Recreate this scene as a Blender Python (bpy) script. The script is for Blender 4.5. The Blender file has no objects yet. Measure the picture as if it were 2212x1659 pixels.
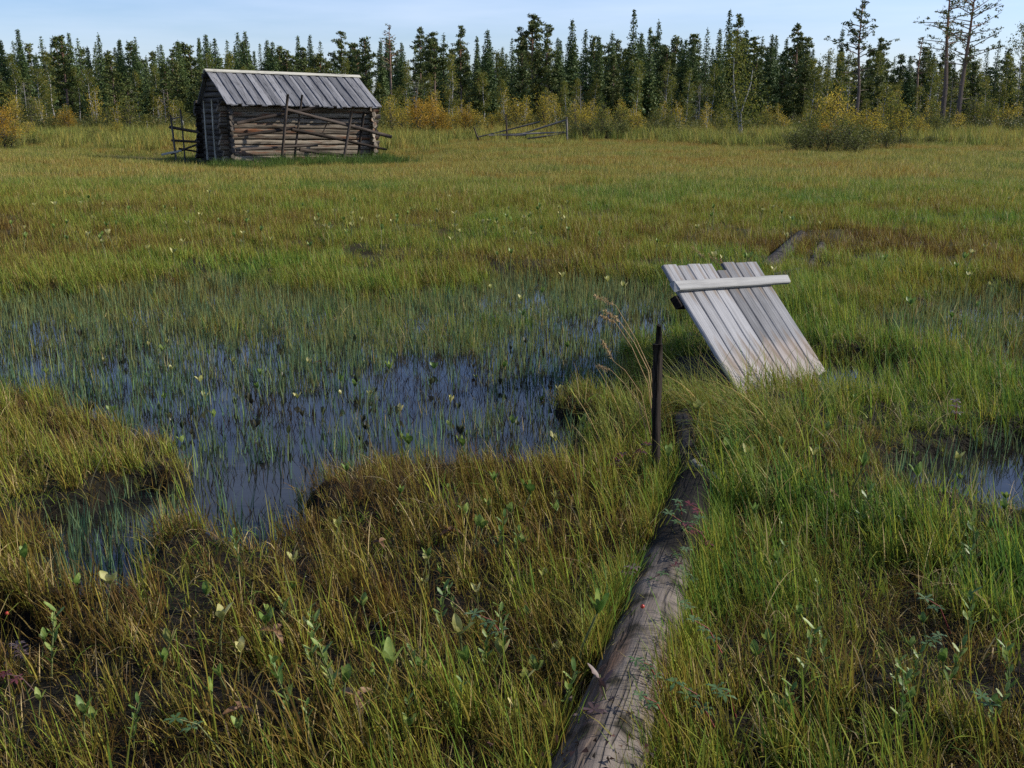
import bpy, math, random
import numpy as np
from mathutils import Vector, Matrix, Euler

SC = bpy.context.scene
COL = SC.collection
rad = math.radians

# ------------------------------------------------------------------ camera, sky, sun, exposure
CAM_H, FPX, HORIZON = 1.75, 2200.0, 230.0           # metres; focal length and horizon row in a 2212 x 1659 frame
PITCH = math.atan((829.5 - HORIZON) / FPX)
cam_data = bpy.data.cameras.new('camera')
cam = bpy.data.objects.new('camera', cam_data)
COL.objects.link(cam)
cam.location = (0, 0, CAM_H)
cam.rotation_euler = (math.pi / 2 - PITCH, 0, 0)
cam_data.sensor_width = 36
cam_data.lens = 36 * FPX / 2212
cam_data.clip_start, cam_data.clip_end = 0.05, 2000
SC.camera = cam

SUN_EL, SUN_AZ = rad(31), rad(6)                     # azimuth counted from +X towards +Y
world = bpy.data.worlds.new('World')
SC.world = world
world.use_nodes = True
wn, wl = world.node_tree.nodes, world.node_tree.links
wn.clear()
sky = wn.new('ShaderNodeTexSky')
sky.sky_type = 'NISHITA'
sky.sun_disc = False
sky.sun_elevation = SUN_EL
sky.sun_rotation = math.pi / 2 - SUN_AZ
sky.altitude = 100
sky.air_density = 1.0
sky.dust_density = 0.6
sky.ozone_density = 3.0
bg = wn.new('ShaderNodeBackground')
bg.inputs['Strength'].default_value = 0.105
out = wn.new('ShaderNodeOutputWorld')
# thin high cloud: long pale streaks over the whole sky
tc = wn.new('ShaderNodeTexCoord')
mp = wn.new('ShaderNodeMapping')
mp.inputs['Scale'].default_value = (1.6, 1.6, 13.0)
nz = wn.new('ShaderNodeTexNoise')
nz.inputs['Scale'].default_value = 1.5
nz.inputs['Detail'].default_value = 5
nz.inputs['Roughness'].default_value = 0.55
rp = wn.new('ShaderNodeValToRGB')
rp.color_ramp.elements[0].position = 0.38
rp.color_ramp.elements[0].color = (0, 0, 0, 1)
rp.color_ramp.elements[1].position = 0.72
rp.color_ramp.elements[1].color = (0.38, 0.38, 0.38, 1)
mx = wn.new('ShaderNodeMix'); mx.data_type = 'RGBA'
mx.inputs['B'].default_value = (6.6, 7.3, 8.9, 1)
tint = wn.new('ShaderNodeMix'); tint.data_type = 'RGBA'; tint.blend_type = 'MULTIPLY'
tint.inputs['Factor'].default_value = 1.0
tint.inputs['B'].default_value = (0.90, 0.955, 1.20, 1)
wl.new(tc.outputs['Generated'], mp.inputs['Vector'])
wl.new(mp.outputs['Vector'], nz.inputs['Vector'])
wl.new(nz.outputs['Fac'], rp.inputs['Fac'])
wl.new(sky.outputs['Color'], tint.inputs['A'])
wl.new(tint.outputs['Result'], mx.inputs['A'])
wl.new(rp.outputs['Color'], mx.inputs['Factor'])
wl.new(mx.outputs['Result'], bg.inputs['Color'])
wl.new(bg.outputs['Background'], out.inputs['Surface'])

sun_data = bpy.data.lights.new('sun', 'SUN')
sun_data.energy = 4.8
sun_data.angle = rad(0.53)
sun_data.color = (1.0, 0.93, 0.82)
sun = bpy.data.objects.new('sun', sun_data)
COL.objects.link(sun)
sdir = Vector((math.cos(SUN_EL) * math.cos(SUN_AZ), math.cos(SUN_EL) * math.sin(SUN_AZ), math.sin(SUN_EL)))
sun.rotation_euler = sdir.to_track_quat('Z', 'Y').to_euler()
sun.location = (30, 5, 40)

SC.view_settings.view_transform = 'Standard'
SC.view_settings.look = 'None'
SC.view_settings.exposure = 0.45
SC.view_settings.gamma = 1.0
SC.view_settings.use_curve_mapping = False
SC.render.engine = 'CYCLES'
SC.cycles.max_bounces = 6
SC.cycles.diffuse_bounces = 3
SC.cycles.glossy_bounces = 2
SC.cycles.transmission_bounces = 3
SC.cycles.caustics_reflective = False
SC.cycles.caustics_refractive = False
SC.cycles.use_denoising = False

# ------------------------------------------------------------------ where a point of the place lies
FW = np.array([0, math.cos(PITCH), -math.sin(PITCH)])
UP = np.array([0, math.sin(PITCH), math.cos(PITCH)])
EYE = np.array([0, 0, CAM_H])


def ray(xd, yd):
    return FW + np.array([1.0, 0, 0]) * (xd - 1106) / FPX + UP * (829.5 - yd) / FPX


def on_z(xd, yd, z=0.0):
    d = ray(xd, yd)
    return EYE + d * (z - CAM_H) / d[2]


def at_y(xd, yd, y):
    d = ray(xd, yd)
    return EYE + d * (y / d[1])


def on_plane(xd, yd, p, n):
    d = ray(xd, yd)
    return EYE + d * (np.dot(np.asarray(p) - EYE, n) / np.dot(d, n))


# ------------------------------------------------------------------ noise
def _hash(ix, iy, seed):
    n = (ix.astype(np.int64) * 374761393 + iy.astype(np.int64) * 668265263 + seed * 974711) & 0x7fffffff
    n = ((n ^ (n >> 13)) * 1274126177) & 0x7fffffff
    return ((n ^ (n >> 16)) & 0xffff) / 65535.0


def vnoise(x, y, seed=0):
    x = np.asarray(x, float); y = np.asarray(y, float)
    ix, iy = np.floor(x), np.floor(y)
    fx, fy = x - ix, y - iy
    fx, fy = fx * fx * (3 - 2 * fx), fy * fy * (3 - 2 * fy)
    a, b = _hash(ix, iy, seed), _hash(ix + 1, iy, seed)
    c, d = _hash(ix, iy + 1, seed), _hash(ix + 1, iy + 1, seed)
    return (a + (b - a) * fx) * (1 - fy) + (c + (d - c) * fx) * fy


def fbm(x, y, seed=0, octv=3):
    s, a, t = 0, 1.0, 0
    for k in range(octv):
        s = s + a * vnoise(np.asarray(x) * 2 ** k, np.asarray(y) * 2 ** k, seed + 17 * k)
        t += a; a *= 0.5
    return s / t


def sstep(a, b, x):
    t = np.clip((np.asarray(x, float) - a) / (b - a), 0, 1)
    return t * t * (3 - 2 * t)


# ------------------------------------------------------------------ pools of the bog (outlines on the ground)
def world_poly(pts):
    return np.array([on_z(a, b, 0.0)[:2] for a, b in pts])


def in_poly(px, py, poly):
    r = np.zeros(px.shape, bool)
    j = len(poly) - 1
    for i in range(len(poly)):
        xi, yi = poly[i]; xj, yj = poly[j]
        c = ((yi > py) != (yj > py)) & (px < (xj - xi) * (py - yi) / (yj - yi + 1e-12) + xi)
        r ^= c
        j = i
    return r


MAIN_POOL = [(-300, 700), (0, 690), (120, 700), (300, 720), (480, 742), (620, 757), (800, 752), (1000, 768), (1150, 742), (1240, 690),
             (1330, 640), (1400, 650), (1440, 700), (1400, 745), (1300, 800), (1270, 860), (1230, 925), (1150, 1015), (1000, 1030),
             (850, 1020), (720, 1035), (640, 1072), (560, 1078), (470, 1040), (410, 985), (250, 930), (100, 890), (0, 862), (-300, 850)]
REED_WATER = [(-300, 640), (0, 650), (300, 628), (480, 600), (640, 612), (800, 660), (960, 640), (1130, 600), (1330, 606), (1450, 640),
              (1450, 720), (1300, 800), (1100, 780), (600, 770), (0, 740), (-300, 740)]
GAPS = [[(210, 1120), (320, 1060), (370, 1075), (350, 1150), (310, 1240), (280, 1335), (185, 1320), (170, 1240)],
        [(480, 1110), (620, 1090), (600, 1200), (545, 1225), (500, 1190)],
        [(20, 1340), (120, 1370), (110, 1440), (20, 1430)], [(370, 1110), (440, 1095), (470, 1140), (400, 1165)], [(90, 1120), (150, 1105), (160, 1160), (100, 1175)],
        [(1890, 1010), (2050, 975), (2300, 940), (2300, 1140), (2200, 1130), (2080, 1095), (1950, 1065)]]
REED_RIGHT = [(1880, 700), (2000, 640), (2090, 630), (2300, 660), (2300, 860), (2150, 850), (2080, 770), (1890, 745)]

GX0, GX1, GY0, GY1, GS = -14.0, 16.0, 1.0, 14.0, 0.05
gx = np.arange(GX0, GX1, GS); gy = np.arange(GY0, GY1, GS)
GXX, GYY = np.meshgrid(gx, gy)
wobx = (fbm(GXX * 2.2, GYY * 2.2, 5) - .5) * 1.0
woby = (fbm(GXX * 2.2, GYY * 2.2, 9) - .5) * .9


def blur(m, n):
    k = np.ones(2 * n + 1) / (2 * n + 1)
    m = np.apply_along_axis(lambda r: np.convolve(np.pad(r, n, 'edge'), k, 'valid'), 0, m)
    return np.apply_along_axis(lambda r: np.convolve(np.pad(r, n, 'edge'), k, 'valid'), 1, m)


m_open = in_poly(GXX + wobx, GYY + woby, world_poly(MAIN_POOL)).astype(float)
for g in GAPS:
    m_open = np.maximum(m_open, in_poly(GXX + wobx * .25, GYY + woby * .25, world_poly(g)).astype(float))
m_reed = in_poly(GXX + wobx, GYY + woby, world_poly(REED_WATER)).astype(float)
m_reed = np.maximum(m_reed, in_poly(GXX + wobx, GYY + woby, world_poly(REED_RIGHT)).astype(float))
m_shore = blur(m_open, 13)
m_open = blur(m_open, 2); m_reed = blur(m_reed, 4)


def look(m, x, y):
    x = np.asarray(x, float); y = np.asarray(y, float)
    i = np.clip((x - GX0) / GS, 0, len(gx) - 1.001); j = np.clip((y - GY0) / GS, 0, len(gy) - 1.001)
    i0, j0 = i.astype(int), j.astype(int)
    fi, fj = i - i0, j - j0
    v = (m[j0, i0] * (1 - fi) + m[j0, i0 + 1] * fi) * (1 - fj) + (m[j0 + 1, i0] * (1 - fi) + m[j0 + 1, i0 + 1] * fi) * fj
    inside = (x > GX0) & (x < GX1) & (y > GY0) & (y < GY1)
    return np.where(inside, v, 0)


# the hut's corner, its axes and its size
C0 = on_z(499, 341, .2)
an = rad(-56)
HN = np.array([math.cos(an), math.sin(an), 0.0])                     # outward normal of the front wall
HU = np.array([-HN[1], HN[0], 0.0])                                  # along the front wall
HV = -HN                                                             # into the hut
HLEN, HDEP = 4.86, 2.5


def ground_z(x, y):
    x = np.asarray(x, float); y = np.asarray(y, float)
    near = 1 - sstep(12, 30, y)
    z = .06 + .10 * (fbm(x * .8, y * .8, 3) - .42) + (.11 * (fbm(x * 2.6, y * 2.6, 11, 2) - .45)) * (.35 + .65 * near)
    z = z + .10 * sstep(9, 20, y) + .18 * sstep(28, 60, y) + .5 * sstep(58, 120, y)
    z = np.where(y < 11, np.maximum(z, -.03), np.maximum(z, .05))
    o, r = look(m_open, x, y), look(m_reed, x, y)
    bump = .10 * (fbm(x * 1.9, y * 1.9, 21, 2) - .5)
    z = z * (1 - r) + (-.035 + bump) * r
    z = z * (1 - sstep(.15, .75, o)) + (-.16) * sstep(.15, .75, o)
    z = z - .17 * np.exp(-(((x - 2.15) / .42) ** 2 + ((y - 6.55) / .42) ** 2))
    # the meadow lies lower round the hut
    hu, hv = (x - C0[0]) * HU[0] + (y - C0[1]) * HU[1], (x - C0[0]) * HV[0] + (y - C0[1]) * HV[1]
    z = z - .21 * sstep(-4.5, -1.5, hu) * (1 - sstep(5.5, 9.5, hu)) * sstep(-9, -3, hv) * (1 - sstep(3.5, 7, hv))
    # the mound the leaning board and the log lie on
    z = z + .04 * np.exp(-(((x - 1.5) / .8) ** 2 + ((y - 5.3) / .8) ** 2)) * (1 - o)
    return z


def gz(x, y):
    return float(ground_z(np.array([x]), np.array([y]))[0])


# ------------------------------------------------------------------ materials
def new_mat(name):
    m = bpy.data.materials.new(name)
    m.use_nodes = True
    nt = m.node_tree
    nt.nodes.clear()
    o = nt.nodes.new('ShaderNodeOutputMaterial')
    return m, nt, o


def N(nt, typ, **kw):
    n = nt.nodes.new(typ)
    for k, v in kw.items():
        if k in n.inputs:
            n.inputs[k].default_value = v
        else:
            setattr(n, k, v)
    return n


def ramp(nt, stops):
    r = nt.nodes.new('ShaderNodeValToRGB')
    e = r.color_ramp.elements
    while len(e) < len(stops):
        e.new(.5)
    for k, (p, c) in enumerate(stops):
        e[k].position = p
        e[k].color = (*c, 1)
    return r


def math_n(nt, op, a, b=None, clamp=False):
    n = nt.nodes.new('ShaderNodeMath')
    n.operation = op
    n.use_clamp = clamp
    for k, v in enumerate((a, b)):
        if v is None:
            continue
        if isinstance(v, (int, float)):
            n.inputs[k].default_value = v
        else:
            nt.links.new(v, n.inputs[k])
    return n.outputs[0]


def mixc(nt, fac, a, b, mode='MIX'):
    n = nt.nodes.new('ShaderNodeMix')
    n.data_type = 'RGBA'
    n.blend_type = mode
    for key, v in (('Factor', fac), ('A', a), ('B', b)):
        if isinstance(v, (int, float)):
            n.inputs[key].default_value = v
        elif isinstance(v, tuple):
            n.inputs[key].default_value = (*v, 1)
        else:
            nt.links.new(v, n.inputs[key])
    return n.outputs['Result']


def leafy_surface(nt, o, color, transl=.35, rough=.55, spec=.25):
    p = N(nt, 'ShaderNodeBsdfPrincipled')
    p.inputs['Roughness'].default_value = rough
    p.inputs['Specular IOR Level'].default_value = spec
    t = N(nt, 'ShaderNodeBsdfTranslucent')
    mixer = N(nt, 'ShaderNodeMixShader')
    mixer.inputs[0].default_value = transl
    nt.links.new(color, p.inputs['Base Color'])
    nt.links.new(color, t.inputs['Color'])
    nt.links.new(p.outputs[0], mixer.inputs[1])
    nt.links.new(t.outputs[0], mixer.inputs[2])
    nt.links.new(mixer.outputs[0], o.inputs['Surface'])


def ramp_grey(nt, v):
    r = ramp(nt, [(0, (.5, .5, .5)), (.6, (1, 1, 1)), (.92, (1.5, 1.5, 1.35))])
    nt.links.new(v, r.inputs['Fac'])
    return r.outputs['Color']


def mat_blades(name, stops, straw=.06, base=(.075, .045, .02), instancer=True, straw_col=(.34, .26, .13), rough=.5):
    """grass: hue from the clump's tint, varied blade by blade; dead brown at the foot"""
    m, nt, o = new_mat(name)
    bl = N(nt, 'ShaderNodeAttribute', attribute_name='bl')
    sep = nt.nodes.new('ShaderNodeSeparateColor')
    nt.links.new(bl.outputs['Color'], sep.inputs[0])
    if instancer:
        ti = N(nt, 'ShaderNodeAttribute', attribute_name='tint')
        ti.attribute_type = 'INSTANCER'
        tv = ti.outputs['Fac']
    else:
        ti = nt.nodes.new('ShaderNodeObjectInfo')
        tv = ti.outputs['Random']
    h = math_n(nt, 'ADD', tv, math_n(nt, 'MULTIPLY', math_n(nt, 'SUBTRACT', sep.outputs[1], .5), .55), True)
    r = ramp(nt, stops)
    nt.links.new(h, r.inputs['Fac'])
    c = mixc(nt, math_n(nt, 'GREATER_THAN', sep.outputs[2], 1 - straw), r.outputs['Color'], straw_col)
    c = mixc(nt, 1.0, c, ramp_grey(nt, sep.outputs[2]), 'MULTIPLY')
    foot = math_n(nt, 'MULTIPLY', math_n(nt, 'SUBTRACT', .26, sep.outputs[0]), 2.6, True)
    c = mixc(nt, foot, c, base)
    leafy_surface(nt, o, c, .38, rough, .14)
    return m


SEDGE = [(0, (.10, .055, .018)), (.18, (.17, .11, .026)), (.38, (.23, .19, .034)), (.58, (.22, .25, .034)), (.82, (.13, .215, .030)), (1, (.07, .15, .030))]
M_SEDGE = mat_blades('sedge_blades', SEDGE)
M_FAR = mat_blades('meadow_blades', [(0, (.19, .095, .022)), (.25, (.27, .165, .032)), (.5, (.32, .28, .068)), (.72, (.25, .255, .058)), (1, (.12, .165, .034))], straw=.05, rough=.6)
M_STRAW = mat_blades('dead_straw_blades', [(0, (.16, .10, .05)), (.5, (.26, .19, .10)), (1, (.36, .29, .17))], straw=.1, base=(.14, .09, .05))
M_LUSH_SHADED = mat_blades('lush_shaded_blades', [(0, (.05, .085, .018)), (.5, (.075, .125, .024)), (1, (.11, .17, .034))], straw=.03, rough=.6)  # lush green, darkened in colour for the side turned from the sun
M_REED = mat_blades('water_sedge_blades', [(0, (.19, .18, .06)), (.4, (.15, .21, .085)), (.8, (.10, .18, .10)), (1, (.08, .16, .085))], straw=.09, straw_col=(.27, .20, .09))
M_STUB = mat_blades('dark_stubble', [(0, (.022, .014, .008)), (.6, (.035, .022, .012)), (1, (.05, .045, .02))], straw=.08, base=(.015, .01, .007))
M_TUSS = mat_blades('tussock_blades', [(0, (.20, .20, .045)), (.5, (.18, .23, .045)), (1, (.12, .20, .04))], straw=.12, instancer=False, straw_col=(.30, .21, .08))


def mat_leaves(name, stops, attr='rnd', transl=.3, objvar=.35, rough=.6, spec=.2):
    m, nt, o = new_mat(name)
    a = N(nt, 'ShaderNodeAttribute', attribute_name=attr)
    oi = nt.nodes.new('ShaderNodeObjectInfo')
    h = math_n(nt, 'ADD', math_n(nt, 'MULTIPLY', a.outputs['Fac'], 1 - objvar), math_n(nt, 'MULTIPLY', oi.outputs['Random'], objvar), True)
    r = ramp(nt, stops)
    nt.links.new(h, r.inputs['Fac'])
    leafy_surface(nt, o, r.outputs['Color'], transl, rough, spec)
    return m


M_SPRUCE = mat_leaves('spruce_needles', [(0, (.040, .070, .022)), (.5, (.070, .108, .031)), (1, (.12, .155, .045))], transl=.12)
M_PINE = mat_leaves('pine_needles', [(0, (.045, .068, .018)), (.5, (.080, .105, .025)), (1, (.135, .145, .036))], transl=.15)
M_PINE_PALE = mat_leaves('pale_pine_needles', [(0, (.055, .07, .035)), (1, (.11, .115, .055))], transl=.15)
M_BIRCH_G = mat_leaves('birch_leaves_green', [(0, (.075, .10, .018)), (.6, (.14, .15, .026)), (.88, (.26, .22, .035)), (1, (.42, .34, .09))], transl=.48, objvar=.2)
M_BIRCH_Y = mat_leaves('birch_leaves_yellow', [(0, (.16, .16, .022)), (.4, (.30, .25, .03)), (.75, (.50, .36, .04)), (1, (.60, .47, .13))], transl=.48, objvar=.3)
M_BIRCH_O = mat_leaves('birch_leaves_orange', [(0, (.15, .12, .018)), (.4, (.30, .19, .02)), (.75, (.48, .27, .024)), (1, (.58, .40, .08))], transl=.48, objvar=.3)
M_WILLOW = mat_leaves('willow_leaves', [(0, (.07, .085, .016)), (.6, (.12, .135, .026)), (1, (.22, .22, .06))], transl=.25)
M_UNDER = mat_leaves('undergrowth_leaves', [(0, (.04, .055, .018)), (.45, (.075, .085, .022)), (.8, (.12, .11, .026)), (1, (.15, .09, .02))], transl=.25)


def mat_wood(name, dark, light, warm=None, warm_at=.62, grain=(3.0, 60.0, 60.0), rough=.8, objvar=.35, bump=.4, extra=None, crack=True, crack_mix=.7):
    """weathered timber; the grain runs along the piece's own X axis"""
    m, nt, o = new_mat(name)
    tcn = nt.nodes.new('ShaderNodeTexCoord')
    oi = nt.nodes.new('ShaderNodeObjectInfo')
    off = nt.nodes.new('ShaderNodeVectorMath'); off.operation = 'ADD'
    cmb = nt.nodes.new('ShaderNodeCombineXYZ')
    k = math_n(nt, 'MULTIPLY', oi.outputs['Random'], 37.0)
    for s in range(3):
        nt.links.new(k, cmb.inputs[s])
    nt.links.new(tcn.outputs['Object'], off.inputs[0]); nt.links.new(cmb.outputs[0], off.inputs[1])
    mpn = N(nt, 'ShaderNodeMapping'); mpn.inputs['Scale'].default_value = grain
    nt.links.new(off.outputs[0], mpn.inputs['Vector'])
    n1 = N(nt, 'ShaderNodeTexNoise', Scale=1.0, Detail=6.0, Roughness=.65)
    nt.links.new(mpn.outputs[0], n1.inputs['Vector'])
    n2 = N(nt, 'ShaderNodeTexNoise', Scale=3.2, Detail=4.0, Roughness=.6)
    nt.links.new(off.outputs[0], n2.inputs['Vector'])
    f = math_n(nt, 'ADD', math_n(nt, 'MULTIPLY', n1.outputs['Fac'], .7), math_n(nt, 'MULTIPLY', n2.outputs['Fac'], .3))
    f = math_n(nt, 'ADD', f, math_n(nt, 'MULTIPLY', math_n(nt, 'SUBTRACT', oi.outputs['Random'], .5), objvar))
    r = ramp(nt, [(.32, dark), (.68, light)])
    nt.links.new(f, r.inputs['Fac'])
    c = r.outputs['Color']
    if warm:
        n3 = N(nt, 'ShaderNodeTexNoise', Scale=1.1, Detail=3.0)
        mp3 = N(nt, 'ShaderNodeMapping'); mp3.inputs['Scale'].default_value = (1.0, 6, 6)
        nt.links.new(off.outputs[0], mp3.inputs['Vector']); nt.links.new(mp3.outputs[0], n3.inputs['Vector'])
        wr = ramp(nt, [(warm_at - .06, (0, 0, 0)), (warm_at + .1, (.85, .85, .85))])
        nt.links.new(n3.outputs['Fac'], wr.inputs['Fac'])
        c = mixc(nt, wr.outputs['Color'], c, warm)
    hgt = n1.outputs['Fac']
    if crack:
        mpc = N(nt, 'ShaderNodeMapping'); mpc.inputs['Scale'].default_value = (grain[0] * .35, grain[1] * .5, grain[2] * .5)
        nt.links.new(off.outputs[0], mpc.inputs['Vector'])
        nc = N(nt, 'ShaderNodeTexNoise', Scale=1.0, Detail=2.0)
        nt.links.new(mpc.outputs[0], nc.inputs['Vector'])
        ck = ramp(nt, [(.0, (1, 1, 1)), (.012, (1, 1, 1)), (.03, (0, 0, 0))])
        nt.links.new(math_n(nt, 'ABSOLUTE', math_n(nt, 'SUBTRACT', nc.outputs['Fac'], .5)), ck.inputs['Fac'])
        c = mixc(nt, math_n(nt, 'MULTIPLY', ck.outputs['Color'], crack_mix), c, tuple(v * .25 for v in dark))
        hgt = math_n(nt, 'SUBTRACT', hgt, math_n(nt, 'MULTIPLY', ck.outputs['Color'], .8))
    if extra:
        c = extra(nt, tcn, c)
    p = N(nt, 'ShaderNodeBsdfPrincipled', Roughness=rough)
    p.inputs['Specular IOR Level'].default_value = .08
    b = N(nt, 'ShaderNodeBump', Strength=bump, Distance=.01)
    nt.links.new(hgt, b.inputs['Height'])
    nt.links.new(b.outputs[0], p.inputs['Normal'])
    nt.links.new(c, p.inputs['Base Color'])
    nt.links.new(p.outputs[0], o.inputs['Surface'])
    return m


def moss_top(nt, tcn, c):
    geo = nt.nodes.new('ShaderNodeNewGeometry')
    n = N(nt, 'ShaderNodeTexNoise', Scale=9.0, Detail=4.0)
    nt.links.new(tcn.outputs['Object'], n.inputs['Vector'])
    r = ramp(nt, [(.52, (0, 0, 0)), (.64, (.9, .9, .9))])
    nt.links.new(n.outputs['Fac'], r.inputs['Fac'])
    return mixc(nt, r.outputs['Color'], c, (.020, .018, .011))


def rot_end(nt, tcn, c):
    c = moss_top(nt, tcn, c)
    sx = nt.nodes.new('ShaderNodeSeparateXYZ')
    nt.links.new(tcn.outputs['Object'], sx.inputs[0])
    n = N(nt, 'ShaderNodeTexNoise', Scale=4.0, Detail=4.0)
    nt.links.new(tcn.outputs['Object'], n.inputs['Vector'])
    e = math_n(nt, 'ADD', sx.outputs[0], math_n(nt, 'MULTIPLY', n.outputs['Fac'], .7))
    e = math_n(nt, 'MULTIPLY', math_n(nt, 'SUBTRACT', e, 2.62), 4.0, True)
    return mixc(nt, math_n(nt, 'MULTIPLY', e, .96), c, (.009, .008, .006))


def water_bleach(nt, tcn, c):
    """the lower half of the board has been under water and bleached: pale and pinkish below a tide line"""
    sx = nt.nodes.new('ShaderNodeSeparateXYZ')
    nt.links.new(tcn.outputs['Object'], sx.inputs[0])
    n = N(nt, 'ShaderNodeTexNoise', Scale=8.0, Detail=3.0)
    nt.links.new(tcn.outputs['Object'], n.inputs['Vector'])
    oi = nt.nodes.new('ShaderNodeObjectInfo')
    e = math_n(nt, 'ADD', sx.outputs[0], math_n(nt, 'MULTIPLY', n.outputs['Fac'], .22))
    e = math_n(nt, 'ADD', e, math_n(nt, 'MULTIPLY', math_n(nt, 'SUBTRACT', oi.outputs['Random'], .5), .1))
    r = ramp(nt, [(.48, (.62, .62, .62)), (.66, (.5, .5, .5)), (.74, (0, 0, 0))])
    nt.links.new(e, r.inputs['Fac'])
    c = mixc(nt, r.outputs['Color'], c, mixc(nt, n.outputs['Fac'], (.22, .185, .16), (.42, .36, .325)))
    st = N(nt, 'ShaderNodeTexNoise', Scale=2.6, Detail=3.0)
    mp2 = N(nt, 'ShaderNodeMapping'); mp2.inputs['Scale'].default_value = (1, 5, 1)
    nt.links.new(tcn.outputs['Object'], mp2.inputs['Vector']); nt.links.new(mp2.outputs[0], st.inputs['Vector'])
    r2 = ramp(nt, [(.52, (0, 0, 0)), (.68, (.7, .7, .7))])
    nt.links.new(st.outputs['Fac'], r2.inputs['Fac'])
    return mixc(nt, r2.outputs['Color'], c, (.13, .095, .065))


M_ROOF = mat_wood('roof_board_wood', (.11, .112, .12), (.225, .225, .232), grain=(2.0, 40, 40), objvar=.5)
M_RIDGE = mat_wood('ridge_board_wood', (.32, .31, .26), (.50, .48, .40), grain=(2.0, 40, 40), objvar=.1)
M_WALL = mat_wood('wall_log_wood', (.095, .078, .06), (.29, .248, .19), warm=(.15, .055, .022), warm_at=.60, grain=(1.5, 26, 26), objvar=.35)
M_WALL_SHADED = mat_wood('shaded_log_wood', (.04, .034, .028), (.095, .083, .07), grain=(1.5, 26, 26))  # wall log wood darkened: the left gable's shade is in the colour
M_POLE = mat_wood('fence_pole_wood', (.032, .025, .020), (.085, .068, .055), grain=(1.5, 40, 40), objvar=.4)
M_POLE_FAR = mat_wood('pale_pole_wood', (.10, .092, .082), (.21, .195, .175), grain=(1.5, 40, 40))
M_BOARD = mat_wood('door_board_wood', (.10, .102, .108), (.268, .27, .28), grain=(1.8, 70, 70), objvar=.34, extra=water_bleach, bump=.3, crack_mix=.22)
M_CLEAT = mat_wood('cleat_wood', (.12, .12, .12), (.27, .27, .262), grain=(1.2, 60, 60), bump=.4, crack=False)
M_LOG = mat_wood('trail_log_wood', (.06, .05, .042), (.15, .128, .108), warm=(.12, .07, .042), warm_at=.58, grain=(3.0, 40, 40), extra=rot_end, bump=.8, crack_mix=.4)
M_LOG_DK = mat_wood('rotten_log_wood', (.035, .030, .025), (.12, .10, .085), grain=(3.0, 30, 30), extra=moss_top, bump=.8)
M_STAKE = mat_wood('stake_wood', (.007, .006, .005), (.034, .027, .022), grain=(4.0, 60, 60), bump=.8)
M_BARK_S = mat_wood('spruce_bark', (.045, .038, .032), (.11, .095, .085), grain=(2, 2, 8), crack=False)
M_TWIG = mat_wood('dry_twig_wood', (.16, .145, .13), (.30, .28, .25), grain=(3, 60, 60), crack=False)


def mat_bark_pine():
    m, nt, o = new_mat('pine_bark')
    tcn = nt.nodes.new('ShaderNodeTexCoord')
    sx = nt.nodes.new('ShaderNodeSeparateXYZ')
    nt.links.new(tcn.outputs['Object'], sx.inputs[0])
    n = N(nt, 'ShaderNodeTexNoise', Scale=3.0, Detail=4.0)
    nt.links.new(tcn.outputs['Object'], n.inputs['Vector'])
    e = math_n(nt, 'ADD', math_n(nt, 'MULTIPLY', sx.outputs[2], .1), math_n(nt, 'MULTIPLY', n.outputs['Fac'], .4))
    r = ramp(nt, [(.3, (.075, .06, .05)), (.55, (.15, .105, .08)), (.85, (.24, .125, .07))])
    nt.links.new(e, r.inputs['Fac'])
    p = N(nt, 'ShaderNodeBsdfPrincipled', Roughness=.9)
    nt.links.new(r.outputs['Color'], p.inputs['Base Color'])
    nt.links.new(p.outputs[0], o.inputs['Surface'])
    return m


M_BARK_P = mat_bark_pine()


def mat_bark_birch():
    m, nt, o = new_mat('birch_bark')
    tcn = nt.nodes.new('ShaderNodeTexCoord')
    mpn = N(nt, 'ShaderNodeMapping'); mpn.inputs['Scale'].default_value = (2, 2, 9)
    nt.links.new(tcn.outputs['Object'], mpn.inputs['Vector'])
    n = N(nt, 'ShaderNodeTexNoise', Scale=1.0, Detail=4.0)
    nt.links.new(mpn.outputs[0], n.inputs['Vector'])
    r = ramp(nt, [(.4, (.08, .07, .065)), (.5, (.34, .33, .31)), (.8, (.50, .48, .46))])
    nt.links.new(n.outputs['Fac'], r.inputs['Fac'])
    p = N(nt, 'ShaderNodeBsdfPrincipled', Roughness=.7)
    nt.links.new(r.outputs['Color'], p.inputs['Base Color'])
    nt.links.new(p.outputs[0], o.inputs['Surface'])
    return m


M_BARK_B = mat_bark_birch()


def mat_plain(name, stops, scale=6.0, transl=0.0, rough=.6, spec=.3, objvar=.5):
    m, nt, o = new_mat(name)
    tcn = nt.nodes.new('ShaderNodeTexCoord')
    oi = nt.nodes.new('ShaderNodeObjectInfo')
    n = N(nt, 'ShaderNodeTexNoise', Scale=scale, Detail=3.0)
    nt.links.new(tcn.outputs['Object'], n.inputs['Vector'])
    f = math_n(nt, 'ADD', math_n(nt, 'MULTIPLY', math_n(nt, 'SUBTRACT', oi.outputs['Random'], .5), objvar), n.outputs['Fac'], True)
    r = ramp(nt, stops)
    nt.links.new(f, r.inputs['Fac'])
    leafy_surface(nt, o, r.outputs['Color'], transl, rough, spec)
    return m


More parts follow.
